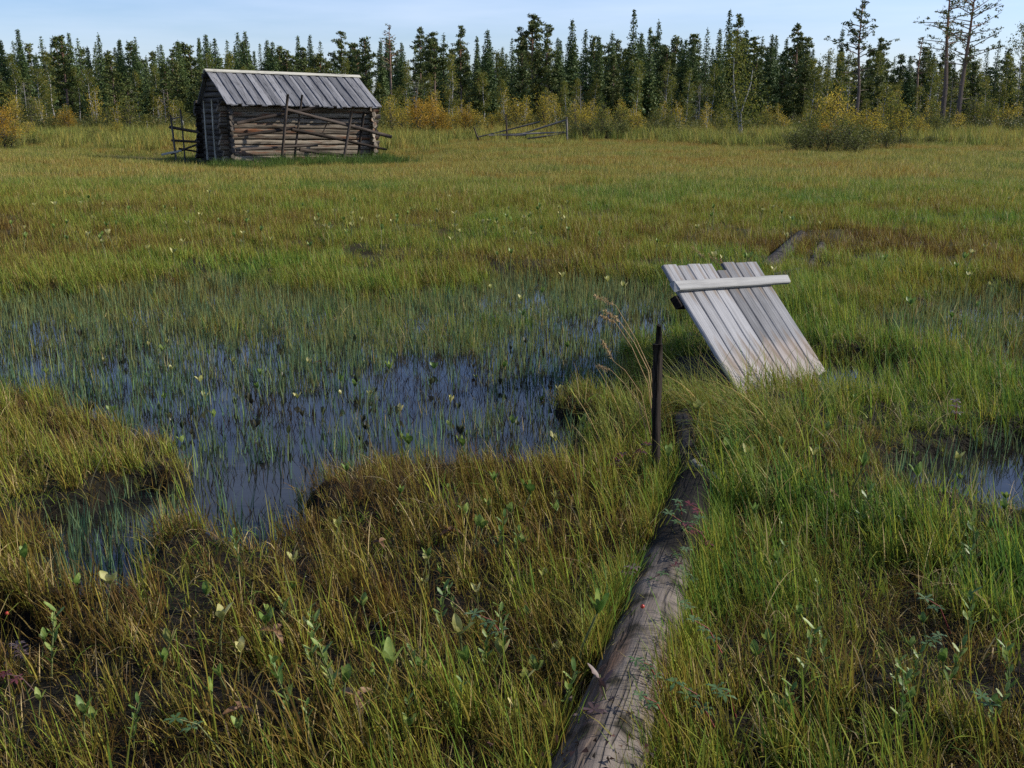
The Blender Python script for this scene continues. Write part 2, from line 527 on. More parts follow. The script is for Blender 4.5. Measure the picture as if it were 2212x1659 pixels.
M_BOG_G = mat_plain('bogbean_leaf_green', [(.2, (.05, .11, .02)), (.5, (.11, .18, .035)), (.85, (.23, .29, .07))], 40, .3, .45)
M_BOG_Y = mat_plain('bogbean_leaf_yellow', [(.2, (.14, .17, .035)), (.5, (.30, .30, .08)), (.85, (.46, .42, .18))], 40, .3, .5)
M_BOG_B = mat_plain('bogbean_leaf_withered', [(.2, (.07, .035, .016)), (.5, (.17, .09, .042)), (.85, (.30, .19, .10))], 25, .2, .6)
M_BOG_D = mat_plain('bogbean_leaf_dark', [(.2, (.018, .016, .010)), (.5, (.035, .035, .018)), (.85, (.06, .075, .03))], 25, .2, .4)
M_STEM_G = mat_plain('green_stem', [(.2, (.08, .10, .03)), (.8, (.16, .17, .06))], 10)
M_STEM_R = mat_plain('red_stem', [(.2, (.10, .018, .015)), (.8, (.22, .045, .035))], 10)
M_CINQ = mat_plain('cinquefoil_leaf', [(.2, (.04, .085, .025)), (.5, (.07, .13, .04)), (.85, (.13, .19, .08))], 30, .3, .5)
M_CINQ_R = mat_plain('red_leaf', [(.2, (.06, .012, .015)), (.5, (.10, .02, .024)), (.85, (.16, .045, .045))], 30, .25, .5)
M_CINQ_P = mat_plain('dusky_leaf', [(.2, (.05, .03, .03)), (.5, (.09, .055, .052)), (.85, (.14, .10, .085))], 30, .2, .5)
M_SEED = mat_plain('seed_head_straw', [(.2, (.26, .17, .07)), (.8, (.48, .34, .17))], 40, .3, .7)
M_BERRY = mat_plain('cranberry_red', [(.2, (.32, .03, .02)), (.8, (.42, .06, .04))], 5, 0, .3)
M_SHRUBLET = mat_leaves('cranberry_leaves', [(0, (.02, .02, .012)), (.5, (.055, .03, .022)), (.8, (.10, .045, .035)), (1, (.05, .075, .03))], transl=.2)


def mat_ground():
    m, nt, o = new_mat('peat_and_moss')
    geo = nt.nodes.new('ShaderNodeNewGeometry')
    sx = nt.nodes.new('ShaderNodeSeparateXYZ')
    nt.links.new(geo.outputs['Position'], sx.inputs[0])
    n1 = N(nt, 'ShaderNodeTexNoise', Scale=.9, Detail=6.0, Roughness=.6)
    nt.links.new(geo.outputs['Position'], n1.inputs['Vector'])
    n2 = N(nt, 'ShaderNodeTexNoise', Scale=45.0, Detail=4.0, Roughness=.7)
    nt.links.new(geo.outputs['Position'], n2.inputs['Vector'])
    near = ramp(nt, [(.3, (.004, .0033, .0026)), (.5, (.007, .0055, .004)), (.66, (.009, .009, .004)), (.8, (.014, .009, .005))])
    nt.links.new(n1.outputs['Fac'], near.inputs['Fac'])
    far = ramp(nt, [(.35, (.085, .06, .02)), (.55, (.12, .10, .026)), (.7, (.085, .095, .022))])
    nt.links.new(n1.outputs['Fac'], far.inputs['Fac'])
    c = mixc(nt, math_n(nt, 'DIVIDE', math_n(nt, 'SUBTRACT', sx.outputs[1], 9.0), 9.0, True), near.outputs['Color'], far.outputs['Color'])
    c = mixc(nt, math_n(nt, 'MULTIPLY', n2.outputs['Fac'], .6), c, (.015, .012, .007))
    p = N(nt, 'ShaderNodeBsdfPrincipled', Roughness=.85)
    p.inputs['Specular IOR Level'].default_value = .15
    b = N(nt, 'ShaderNodeBump', Strength=.8, Distance=.03)
    nt.links.new(n2.outputs['Fac'], b.inputs['Height'])
    nt.links.new(b.outputs[0], p.inputs['Normal'])
    nt.links.new(c, p.inputs['Base Color'])
    nt.links.new(p.outputs[0], o.inputs['Surface'])
    return m


def mat_water():
    m, nt, o = new_mat('bog_water')
    geo = nt.nodes.new('ShaderNodeNewGeometry')
    mpn = N(nt, 'ShaderNodeMapping'); mpn.inputs['Scale'].default_value = (4, 9, 1)
    nt.links.new(geo.outputs['Position'], mpn.inputs['Vector'])
    n = N(nt, 'ShaderNodeTexNoise', Scale=1.0, Detail=3.0)
    nt.links.new(mpn.outputs[0], n.inputs['Vector'])
    p = N(nt, 'ShaderNodeBsdfPrincipled', Roughness=.04, IOR=1.33)
    p.inputs['Base Color'].default_value = (.010, .011, .012, 1)
    b = N(nt, 'ShaderNodeBump', Strength=.05, Distance=.02)
    nt.links.new(n.outputs['Fac'], b.inputs['Height'])
    nt.links.new(b.outputs[0], p.inputs['Normal'])
    nt.links.new(p.outputs[0], o.inputs['Surface'])
    return m


# ------------------------------------------------------------------ mesh helpers
class MB:
    def __init__(s):
        s.v, s.f, s.r = [], [], []

    def add(s, verts, faces, rnd=None):
        o = len(s.v)
        s.v.extend([tuple(map(float, p)) for p in verts])
        s.f.extend([tuple(i + o for i in f) for f in faces])
        if rnd is not None:
            s.r.extend(rnd)

    def mesh(s, name, mat=None, smooth=False):
        me = bpy.data.meshes.new(name)
        me.from_pydata(s.v, [], s.f)
        if mat:
            me.materials.append(mat)
        if smooth:
            me.polygons.foreach_set('use_smooth', np.ones(len(me.polygons), bool))
        me.update()
        return me


def np_mesh(name, V, F, mat=None, face_rnd=None, bl=None, smooth=False):
    """V (n,3), F (m,k) with k = 3 or 4"""
    me = bpy.data.meshes.new(name)
    V = np.asarray(V, np.float32); F = np.asarray(F, np.int32)
    me.vertices.add(len(V)); me.vertices.foreach_set('co', V.ravel())
    k = F.shape[1]
    me.loops.add(F.size); me.loops.foreach_set('vertex_index', F.ravel())
    me.polygons.add(len(F))
    me.polygons.foreach_set('loop_start', np.arange(0, F.size, k, dtype=np.int32))
    if smooth:
        me.polygons.foreach_set('use_smooth', np.ones(len(F), bool))
    me.update(calc_edges=True)
    if face_rnd is not None:
        a = me.attributes.new('rnd', 'FLOAT', 'FACE'); a.data.foreach_set('value', np.asarray(face_rnd, np.float32))
    if bl is not None:
        a = me.attributes.new('bl', 'FLOAT_COLOR', 'POINT'); a.data.foreach_set('color', np.asarray(bl, np.float32).ravel())
    if mat:
        me.materials.append(mat)
    return me


def link(name, me, parent=None, loc=None):
    o = bpy.data.objects.new(name, me)
    COL.objects.link(o)
    if parent is not None:
        o.parent = parent
    if loc is not None:
        o.location = loc
    return o


def tag(o, label=None, cat=None, group=None, kind=None):
    for k, v in (('label', label), ('category', cat), ('group', group), ('kind', kind)):
        if v:
            o[k] = v
    return o


def thing(name, loc, label, cat, group=None, rotz=0):
    o = bpy.data.objects.new(name, None)
    o.empty_display_size = .2
    COL.objects.link(o)
    o.location = loc
    o.rotation_euler = (0, 0, rotz)
    return tag(o, label, cat, group)


def copy_tree(root, loc, rotz=0, scale=1.0, label=None, group=None, mats=None):
    r = root.copy(); COL.objects.link(r)
    r.location = loc; r.rotation_euler = (0, 0, rotz); r.scale = (scale,) * 3
    if label: r['label'] = label
    if group: r['group'] = group
    for ch in list(root.children):
        c = ch.copy(); COL.objects.link(c); c.parent = r
        for g in ch.children:
            d = g.copy(); COL.objects.link(d); d.parent = c
    return r


def place(o, p0, direction, parent=None, up=(0, 0, 1)):
    """put a piece whose own X axis is its length at p0 along direction"""
    x = Vector(direction).normalized()
    z = Vector(up)
    z = z - x * z.dot(x)
    if z.length < 1e-4:
        z = Vector((0, 1, 0)) - x * x.y
    z.normalize()
    y = z.cross(x)
    m = Matrix((x, y, z)).transposed().to_4x4()
    m.translation = Vector(p0)
    if parent is not None:
        o.parent = parent
        pm = Matrix.Translation(parent.location) @ parent.rotation_euler.to_matrix().to_4x4()
        m = pm.inverted() @ m
    o.matrix_local = m
    return o


RNG = np.random.default_rng(11)


def log_mesh(name, L, r0, r1, mat, seg=10, rings=None, rough=.05, bend=0.0, flat=1.0, seed=0, hewn=0.0, endcut=0.0, knots=False):
    """a round timber along +X: tapered, uneven, slightly bent, with closed ends"""
    rg = np.random.default_rng(seed)
    rings = rings or max(3, int(L / .35) + 2)
    V, F = [], []
    ph = rg.uniform(0, 6.28, 4)
    for i in range(rings):
        t = i / (rings - 1)
        r = r0 + (r1 - r0) * t
        cy = bend * math.sin(math.pi * t) + rough * r * math.sin(3.1 * t * L + ph[0])
        cz = rough * r * math.sin(2.3 * t * L + ph[1])
        for k in range(seg):
            a = 2 * math.pi * k / seg
            rr = r * (1 + rough * (rg.random() - .5) * (.5 if knots else 1.6) + rough * math.sin(2 * a + ph[2] + t * 2))
            if knots:
                rr *= 1 + .16 * (float(fbm(t * L * 2.2, a * 1.1, seed, 3)) - .5) - .09 * max(0, math.sin(5 * a + ph[3] + 1.5 * math.sin(t * L * 1.7))) ** 12
            y, z = math.cos(a) * rr, math.sin(a) * rr * flat
            if hewn:
                y = max(-r * hewn, min(r * hewn, y))
            x = t * L
            if i in (0, rings - 1):
                x += endcut * (rg.random() - .5) * r + endcut * z * .6
            V.append((x, cy + y, cz + z))
    for i in range(rings - 1):
        for k in range(seg):
            a, b = i * seg + k, i * seg + (k + 1) % seg
            F.append((a, a + seg, b + seg, b)[::-1])
    F.append(tuple(range(seg))[::-1][::-1]); F.append(tuple((rings - 1) * seg + k for k in range(seg))[::-1])
    mb = MB(); mb.add(V, F)
    me = mb.mesh(name, mat, smooth=True)
    # flat ends
    n = len(me.polygons)
    me.polygons[n - 1].use_smooth = False; me.polygons[n - 2].use_smooth = False
    return me


def timber(name, p0, p1, r0, r1, mat, parent=None, **kw):
    p0, p1 = np.asarray(p0, float), np.asarray(p1, float)
    d = p1 - p0
    L = float(np.linalg.norm(d))
    o = link(name, log_mesh(name, L, r0, r1, mat, **kw))
    place(o, p0, d, parent)
    return o


def plank_mesh(name, L, w, t, mat, seed=0, cuts=5, warp=.004, ragged=.012):
    """a sawn board along +X, width in Y, thickness in Z: chamfered, a little warped, with a ragged end"""
    rg = np.random.default_rng(seed)
    V, F = [], []
    c = min(t * .25, .006)
    prof = [(-w / 2 + c, -t / 2), (w / 2 - c, -t / 2), (w / 2, -t / 2 + c), (w / 2, t / 2 - c), (w / 2 - c, t / 2), (-w / 2 + c, t / 2), (-w / 2, t / 2 - c), (-w / 2, -t / 2 + c)]
    for i in range(cuts):
        s = i / (cuts - 1)
        dz, dy = rg.normal() * warp, rg.normal() * warp * .5
        e = (rg.random() - .5) * ragged
        for (y, z) in prof:
            x = s * L
            if i in (0, cuts - 1):
                x += e + (rg.random() - .5) * ragged * .6
            V.append((x, y + dy, z + dz))
    n = 8
    for i in range(cuts - 1):
        for k in range(n):
            a, b = i * n + k, i * n + (k + 1) % n
            F.append((a, b, b + n, a + n))
    F.append(tuple(range(n))[::-1]); F.append(tuple((cuts - 1) * n + k for k in range(n)))
    mb = MB(); mb.add(V, F)
    return mb.mesh(name, mat)


# ------------------------------------------------------------------ the setting: ground and water
def axis(dense0, dense1, step, lo, hi, grow=1.12):
    a = list(np.arange(dense0, dense1 + 1e-6, step))
    s = step
    while a[-1] < hi:
        s = min(s * grow, 40); a.append(a[-1] + s)
    s = step
    while a[0] > lo:
        s = min(s * grow, 40); a.insert(0, a[0] - s)
    return np.array(a)


xs = axis(-4.5, 4.8, .06, -700, 700)
ys = axis(1.2, 10.5, .06, -150, 900)
XX, YY = np.meshgrid(xs, ys)
ZZ = ground_z(XX, YY)
nx, ny = len(xs), len(ys)
idx = np.arange(nx * ny).reshape(ny, nx)
F = np.stack([idx[:-1, :-1], idx[:-1, 1:], idx[1:, 1:], idx[1:, :-1]], -1).reshape(-1, 4)
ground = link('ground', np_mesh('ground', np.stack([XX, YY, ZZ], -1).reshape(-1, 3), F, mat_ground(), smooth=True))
tag(ground, 'dark peat and moss ground of the open bog', None, None, 'structure')
wb = MB()
wb.add([(-16, .5, 0), (18, .5, 0), (18, 14, 0), (-16, 14, 0)], [(0, 1, 2, 3)])
water = link('water', wb.mesh('water', mat_water()))
tag(water, 'dark still bog water reflecting the sky between the sedges', None, None, 'structure')

# ------------------------------------------------------------------ the log hut


def hp(u, v, w):
    """hut coordinates; the old hut has sunk a little at its right end"""
    return C0 + HU * u + HV * v + np.array([0, 0, w - .02 * u])


hut = thing('log_hut', tuple(C0), 'weathered grey log hay hut with a plank roof standing in the bog meadow', 'hut')
sd = 100
PIT = .168
for k in range(-1, 10):                                              # front wall and back wall
    h = .06 + PIT * (k + .5)
    sd += 1
    ov0, ov1 = RNG.uniform(.22, .36), RNG.uniform(.2, .36)
    timber('log', hp(-ov0, 0, h), hp(HLEN + ov1, 0, h + RNG.normal() * .01), .094, .086 + RNG.uniform(-.012, .008), M_WALL, hut, seed=sd, seg=12, hewn=.70, rough=.06, endcut=.5, bend=RNG.normal() * .015, flat=.93)
    timber('log', hp(-RNG.uniform(.22, .34), HDEP, h), hp(HLEN + .25, HDEP, h), .088, .082, M_WALL_SHADED, hut, seed=sd + 50, seg=8, hewn=.75, endcut=.5)
for k in range(-1, 11):                                              # gable walls, logs set half a course lower
    h = .06 + PIT * k
    sd += 1
    for uu, mm in ((0.0, M_WALL_SHADED), (HLEN, M_WALL)):
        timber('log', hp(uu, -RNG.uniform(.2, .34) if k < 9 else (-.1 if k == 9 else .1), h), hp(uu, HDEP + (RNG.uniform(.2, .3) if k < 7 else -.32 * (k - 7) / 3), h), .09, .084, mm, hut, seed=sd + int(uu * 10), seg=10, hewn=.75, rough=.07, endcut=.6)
# gable triangles
RV, RH = 1.36, 2.63
E_F, E_B = (-.45, 1.60), (2.83, 1.24)
for k in range(11, 16):
    h = .06 + PIT * k
    v0 = E_F[0] + (h - E_F[1]) / (RH - E_F[1]) * (RV - E_F[0]) + .14
    v1 = E_B[0] - (h - E_B[1]) / (RH - E_B[1]) * (E_B[0] - RV) - .10
    if v1 - v0 < .2:
        continue
    for uu in (0.0, HLEN):
        sd += 1
        timber('log', hp(uu, v0, h), hp(uu, v1, h), .085, .08, M_WALL_SHADED, hut, seed=sd, seg=8, hewn=.8)
# upright clamp poles against the left gable and a dark doorway slit beside them
for vv, top in ((1.62, 1.72), (.83, 1.76)):
    timber('clamp_pole', hp(-.22, vv, -.12), hp(-.20, vv + .02, top), .036, .03, M_RIDGE, hut, seed=int(vv * 90), seg=7)
# roof: under boards and over boards, each one a piece
RU0, RU1 = -.17, 5.2
NB = 17
for side, (ev, eh) in enumerate((E_F, E_B)):
    p_r, p_e = np.array([RV, RH]), np.array([ev, eh])
    d = p_e - p_r
    L = float(np.linalg.norm(d))
    for k in range(NB if side == 0 else NB):
        for lay in (0, 1):
            step = (RU1 - RU0) / NB
            u = RU0 + step * (k + (.78 if lay == 0 else .28))
            if lay == 0 and k == NB - 1:
                continue
            w = step * (.66 if lay == 0 else .62) * RNG.uniform(.93, 1.08)
            sd += 1
            ln = L + RNG.uniform(-.03, .05)
            a, b = hp(u, RV, RH), hp(u, ev, eh)
            dirv = (b - a) / np.linalg.norm(b - a)
            nrm = np.cross(HU, dirv) if side == 0 else -np.cross(HU, dirv)
            if nrm[2] < 0: nrm = -nrm
            o = link('roof_board', plank_mesh('roof_board', ln, w, .028, M_ROOF, seed=sd, cuts=4, warp=.005, ragged=.03))
            place(o, a + nrm * (.03 * lay), dirv, hut, up=nrm)
# ridge boards, pale, bent over the ridge as a V
for s, (ev, eh) in ((0, E_F), (1, E_B)):
    d = hp(0, ev, eh) - hp(0, RV, RH)
    d /= np.linalg.norm(d)
    nrm = np.cross(HU, d)
    if nrm[2] < 0: nrm = -nrm
    a, b = hp(RU0 - .03, RV, RH) + nrm * .062 + d * .07, hp(RU1 - .02, RV, RH) + nrm * .062 + d * .07
    o = link('ridge_board', plank_mesh('ridge_board', float(np.linalg.norm(b - a)), .17, .024, M_RIDGE, seed=900 + s, cuts=8, warp=.004))
    place(o, a, b - a, hut, up=nrm)
# purlins under the eaves and ridge
for vv, hh in ((0.02, 1.71), (RV, RH - .16), (HDEP, 1.40)):
    sd += 1
    timber('purlin', hp(-.28, vv, hh), hp(HLEN + .3, vv, hh), .075, .07, M_WALL_SHADED, hut, seed=sd, seg=8)


# ------------------------------------------------------------------ pole fences
def z1(x, y):                                                        # hut close-up -> frame coordinates
    return ((400 + x * 640 / 2212) * 2212 / 2592, (120 + y * 640 / 2212) * 2212 / 2592)


def rail_fence(name, label, spec, plane_p, plane_n, conv, base=None):
    pts0 = on_plane(*conv(*spec[0][1][0]), plane_p, plane_n)
    t = thing(name, (float(pts0[0]), float(pts0[1]), gz(pts0[0], pts0[1])), label, 'fence')
    for q, (part, pl, r0, r1, off, mat) in enumerate(spec):
        pp = np.asarray(plane_p) + np.asarray(plane_n) * off
        P3 = [on_plane(*conv(a, b), pp, plane_n) for a, b in pl]
        if part in ('post', 'stake'):
            low = 0 if P3[0][2] < P3[-1][2] else -1
            dirv = P3[low] - P3[0 if low else -1]
            P3[low] = P3[low] + dirv / np.linalg.norm(dirv) * max(0.05, P3[low][2] - gz(P3[low][0], P3[low][1]) + .15)
        timber(part, P3[0], P3[-1], r0, r1, mat, t, seed=300 + q * 7 + len(name), seg=8, rough=.10, bend=.02 * (-1) ** q)
    return t


W, PF = M_POLE, M_POLE_FAR
front_plane = hp(2, -1.0, 0)
rail_fence('pole_fence', 'tumbledown round pole fence leaning in front of the long wall of the hut', [
    ('post', [(1135, 410), (1080, 985)], .042, .044, .08, W), ('post', [(1262, 415), (1205, 880)], .034, .04, -.10, W),
    ('post', [(1690, 565), (1615, 1040)], .044, .046, .08, W), ('post', [(1802, 565), (1742, 1035)], .044, .046, -.08, W),
    ('rail', [(690, 665), (1410, 520)], .052, .040, -.03, W), ('rail', [(1090, 535), (2040, 780)], .045, .062, .0, W),
    ('rail', [(700, 770), (1200, 708)], .040, .052, -.02, W), ('rail', [(1170, 716), (2000, 893)], .060, .032, .0, W),
    ('rail', [(720, 893), (1395, 856)], .048, .045, -.05, W), ('rail', [(1240, 893), (1995, 1006)], .060, .048, .0, W),
    ('brace', [(1475, 668), (1432, 762)], .018, .016, -.05, W), ('rail', [(860, 1003), (1075, 995)], .035, .03, -.1, W)],
    front_plane, HN, z1)
left_plane = hp(0, 1.9, 0)
rail_fence('pole_fence', 'low stretch of round pole fence at the shaded left end of the hut', [
    ('post', [(110, 590), (156, 960)], .030, .034, .06, PF), ('post', [(195, 540), (232, 930)], .026, .03, -.06, PF),
    ('rail', [(98, 695), (352, 740)], .045, .042, .0, W), ('rail', [(118, 815), (362, 826)], .042, .04, .0, W),
    ('rail', [(112, 935), (345, 850)], .03, .03, .0, W), ('rail', [(180, 885), (345, 912)], .03, .03, -.05, W),
    ('brace', [(125, 625), (192, 610)], .02, .018, .0, PF)], left_plane, HN, z1)
slab_p = on_plane(*z1(42, 938), left_plane, HN)
slab = link('slab', plank_mesh('slab', .62, .16, .05, M_RIDGE, seed=77, cuts=4, ragged=.08))
place(slab, slab_p, on_plane(*z1(142, 915), left_plane, HN) - slab_p)
slab.name = 'split_slab'
tag(slab, 'pale split wooden slab lying against the fence left of the hut', 'slab')


def z4(x, y):
    return ((920 + x * .31646) * 2212 / 2592, y * .31646 * 2212 / 2592)


far_base = on_z(*z4(1150, 1135), .3)
rail_fence('pole_fence', 'collapsed grey rail fence at the forest edge right of the hut', [
    ('post', [(1140, 915), (1150, 1130)], .028, .04, .05, W), ('post', [(1623, 935), (1628, 1085)], .045, .05, .05, PF),
    ('post', [(883, 1020), (915, 1105)], .03, .03, .0, W), ('rail', [(920, 1096), (1412, 975)], .028, .034, .0, PF),
    ('rail', [(1215, 1090), (1615, 960)], .034, .034, -.06, PF), ('rail', [(1010, 1080), (1612, 1058)], .032, .036, .0, PF),
    ('rail', [(1310, 1108), (1622, 1066)], .034, .034, -.1, PF), ('rail', [(1000, 1082), (1300, 1082)], .028, .028, .08, PF)],
    far_base, np.array([.1, -1, 0]) / np.linalg.norm([.1, -1, 0]), z4)

# ------------------------------------------------------------------ the leaning board door
PBL, PBR = np.array([1.376, 5.772, .05]), np.array([2.194, 6.733, -.079])
PTL, PTR = np.array([.922, 6.259, .798]), np.array([1.740, 7.219, .669])
pw = PBR - PBL; PWID = float(np.linalg.norm(pw)); pw /= PWID
plv = PTL - PBL; PLEN = float(np.linalg.norm(plv)); plv /= PLEN
pn = np.cross(pw, plv)
if pn[2] < 0: pn = -pn
door = thing('board_door', tuple(PBL), 'weathered grey plank door fallen aslant on the grassy bog beside the dark stake', 'door')
fr = [0, .13, .235, .365, .49, .60, .735, .87, 1.0]
cut = [0, -.006, .004, .0, -.05, .006, .008, .010]
for k in range(8):
    w = (fr[k + 1] - fr[k]) * PWID
    c = PBL + pw * (fr[k] + fr[k + 1]) / 2 * PWID - plv * .26
    L = PLEN + .26 + cut[k]
    o = link('plank', plank_mesh('plank', L, w - .010, .026, M_BOARD, seed=500 + k, cuts=6, warp=.0015, ragged=.008))
    place(o, c, plv, door, up=pn)
ca, cb = PTL - plv * .175 - pw * .06 + pn * .035, PTR - plv * .165 + pw * .24 + pn * .035
o = link('cleat', plank_mesh('cleat', float(np.linalg.norm(cb - ca)), .068, .032, M_CLEAT, seed=560, cuts=7, warp=.0012, ragged=.06))
place(o, ca, cb - ca, door, up=pn)
ca, cb = PTL - plv * .25 - pw * .02 - pn * .035, PTR - plv * .25 - pn * .035
o = link('back_batten', plank_mesh('back_batten', float(np.linalg.norm(cb - ca)), .08, .045, M_STAKE, seed=561, cuts=4))
place(o, ca, cb - ca, door, up=pn)
for k in range(8):                                                   # rusty nail heads in the cleat
    pass

# ------------------------------------------------------------------ dark stake, trail logs, rotten pieces
pb = on_z(1424, 1050, .06)
pt = at_y(1422, 702, pb[1] + .02)
stake = thing('stake', (float(pb[0]), float(pb[1]), gz(pb[0], pb[1])), 'thin dark weathered stake standing upright left of the leaning door', 'stake')
timber('shaft', pb - [0, 0, .25], pt - [0, 0, .085], 0.021, .020, M_STAKE, stake, seed=41, seg=9, rough=.2, rings=16, bend=.006)
timber('tip', pt - [-.006, 0, .10], pt + [.006, 0, 0], 0.014, .010, M_STAKE, stake, seed=43, seg=7, rough=.2, endcut=1.0)


def big_log(name, p0, p1, r0, r1, mat, label, seed, cat='log', rough=.05):
    o = timber(name, p0, p1, r0, r1, mat, None, seed=seed, seg=26, rings=46, rough=rough, endcut=.5, knots=True)
    return tag(o, label, cat)


l1 = on_z(1300, 1659, .115); l2 = on_z(1502, 1075, .075)
dl = (l2 - l1) / np.linalg.norm(l2 - l1)
big_log('trail_log', l1 - dl * 1.3, l2, .128, .112, M_LOG, 'thick barkless grey log running from the near edge towards the stake', 5)
l3, l4 = on_z(1492, 1060, .02), on_z(1478, 915, .05)
big_log('trail_log', l3, l4, .085, .08, M_LOG_DK, 'short dark mossy log in the shade at the foot of the stake', 6, rough=.08)
a, b = on_z(1650, 590, .06), on_z(1728, 515, .08)
big_log('trail_log', a, b, .105, .095, M_LOG_DK, 'brown log lying in the sedge just behind the leaning door', 8, rough=.08)
a, b = on_z(1742, 600, .02), on_z(1776, 535, .05)
big_log('trail_log', a, b, .075, .07, M_LOG_DK, 'dark narrow log in the sedge right of the brown log behind the door', 9, rough=.08)
big_log('rotten_log', on_z(1672, 612, .05), on_z(1735, 588, .10), .07, .05, M_LOG_DK, 'black stump of log lying against the far top corner of the door', 10, rough=.2)
pc = link('broken_board', plank_mesh('broken_board', .36, .085, .03, M_STAKE, seed=610, cuts=4, ragged=.05))
p0, p1 = on_z(1520, 985, .16), on_z(1585, 1030, .10)
place(pc, p0, p1 - p0, up=(.2, -.6, .7))
tag(pc, 'dark brown broken board end lying across the mossy log', 'board')
pc = link('split_stick', plank_mesh('split_stick', .26, .035, .025, M_CLEAT, seed=611, cuts=5, warp=.006, ragged=.06))
p0, p1 = on_z(1500, 1003, .15), on_z(1555, 1042, .11)
place(pc, p0, p1 - p0, up=(.2, -.5, .8))
tag(pc, 'silvery grey splinter of wood just in front of the dark broken board', 'splinter')


# ------------------------------------------------------------------ blades: one clump as a mesh
def blade_clump(name, n, L, w, spread, lean, curl, seg, mat, seed, wind=0.0, bent_share=.0, flat_tip=False):
    rg = np.random.default_rng(seed)
    Ls = L * rg.uniform(.45, 1.0, n)
    ws = w * rg.uniform(.7, 1.2, n)
    az = rg.uniform(0, 2 * np.pi, n)
    r = spread * np.sqrt(rg.random(n))
    ba = rg.uniform(0, 2 * np.pi, n)
    bx, by = r * np.cos(ba), r * np.sin(ba)
    th0 = np.abs(rg.normal(0, lean, n))
    kap = np.abs(rg.normal(curl, curl * .7, n))
    bent = rg.random(n) < bent_share
    kap = np.where(bent, kap + rg.uniform(.9, 2.2, n), kap)
    dx, dy = np.cos(az) * np.sin(th0) - wind * rg.uniform(.4, 1.3, n), np.sin(az) * np.sin(th0)
    hor = np.sqrt(dx * dx + dy * dy) + 1e-6
    th0 = np.arctan2(hor, np.cos(th0)); az = np.arctan2(dy, dx)
    tw = az + np.pi / 2 + rg.normal(0, .9, n)
    P = np.stack([bx, by, np.full(n, -.03)], -1)
    V, BL = [], []
    rnd, rnd2 = rg.random(n), rg.random(n)
    for s in range(seg + 1):
        t = s / seg
        wd = ws * (1 - t) ** .55 * (0.75 + .25 * min(1, t * 4)) if not flat_tip else ws * (1 - .5 * t)
        if s == seg:
            wd = wd * 0 if not flat_tip else wd
        sd_ = np.stack([np.cos(tw), np.sin(tw), np.zeros(n)], -1) * (wd / 2)[:, None]
        if s < seg or flat_tip:
            V += [P - sd_, P + sd_]
            BL += [np.stack([np.full(n, t), rnd, rnd2, np.ones(n)], -1)] * 2
        else:
            V += [P]
            BL += [np.stack([np.full(n, t), rnd, rnd2, np.ones(n)], -1)]
        th = th0 + kap * t * 1.6
        step = (Ls / seg)[:, None]
        P = P + step * np.stack([np.sin(th) * np.cos(az), np.sin(th) * np.sin(az), np.cos(th)], -1)
    V = np.concatenate(V); BL = np.concatenate(BL)
    i = np.arange(n)
    T = []
    for s in range(seg):
        a, b = 2 * s * n + i, (2 * s + 1) * n + i
        if s < seg - 1 or flat_tip:
            c, d = (2 * s + 2) * n + i, (2 * s + 3) * n + i
            T += [np.stack([a, b, d], -1), np.stack([a, d, c], -1)]
        else:
            T += [np.stack([a, b, (2 * s + 2) * n + i], -1)]
    return np_mesh(name, V, np.concatenate(T), mat, bl=BL)


PROTO = {}


def proto_set(key, meshes):
    c = bpy.data.collections.new(key)
    for k, me in enumerate(meshes):
        o = bpy.data.objects.new(f'{key}_{k:02d}', me)
        c.objects.link(o)
    PROTO[key] = (c, len(meshes))


proto_set('near_sedge', [blade_clump('near_sedge', 15, (.24, .28, .33, .20)[k % 4], (.0058, .0045, .0066, .0050)[k % 4], .04, .22, .28, 5, M_SEDGE, 20 + k, wind=.11, bent_share=.16) for k in range(8)])
proto_set('fine_sedge', [blade_clump('fine_sedge', 26, .19, .0030, .05, .45, .55, 4, M_SEDGE, 40 + k, wind=.14, bent_share=.3) for k in range(5)])
proto_set('coarse_sedge', [blade_clump('coarse_sedge', 6, (.30, .36, .26)[k % 3], .0092, .03, .20, .22, 6, M_SEDGE, 220 + k, wind=.07, bent_share=.22) for k in range(6)])
proto_set('dead_straw', [blade_clump('dead_straw', 4, .38, .0046, .05, .75, .9, 6, M_STRAW, 230 + k, wind=.1, bent_share=.5) for k in range(5)])
proto_set('mid_sedge', [blade_clump('mid_sedge', 26, (.20, .24, .18)[k % 3], .0065, .10, .30, .35, 3, M_SEDGE, 60 + k, wind=.09, bent_share=.1) for k in range(6)])
proto_set('far_sedge', [blade_clump('far_sedge', 44, .24, .011, .26, .34, .4, 2, M_FAR, 80 + k, wind=.10) for k in range(6)])
proto_set('water_sedge', [blade_clump('water_sedge', 5, .25, .0078, .05, .13, .10, 2, M_REED, 100 + k, wind=.06) for k in range(7)])
proto_set('water_sedge_thick', [blade_clump('water_sedge_thick', 12, .24, .0065, .07, .16, .16, 3, M_REED, 120 + k, wind=.06) for k in range(5)])
proto_set('stubble', [blade_clump('stubble', 5, .13, .0062, .06, .42, .3, 2, M_STUB, 140 + k) for k in range(6)])
proto_set('litter', [blade_clump('litter', 16, .13, .0042, .07, .75, .7, 3, M_SEDGE, 180 + k, wind=.1) for k in range(5)])
proto_set('lush_grass', [blade_clump('lush_grass', 40, .55, .018, .26, .25, .4, 3, M_LUSH_SHADED, 190 + k, wind=.05) for k in range(4)])
proto_set('tall_grass', [blade_clump('tall_grass', 40, .75, .02, .3, .22, .3, 3, M_FAR, 160 + k, wind=.05) for k in range(4)])


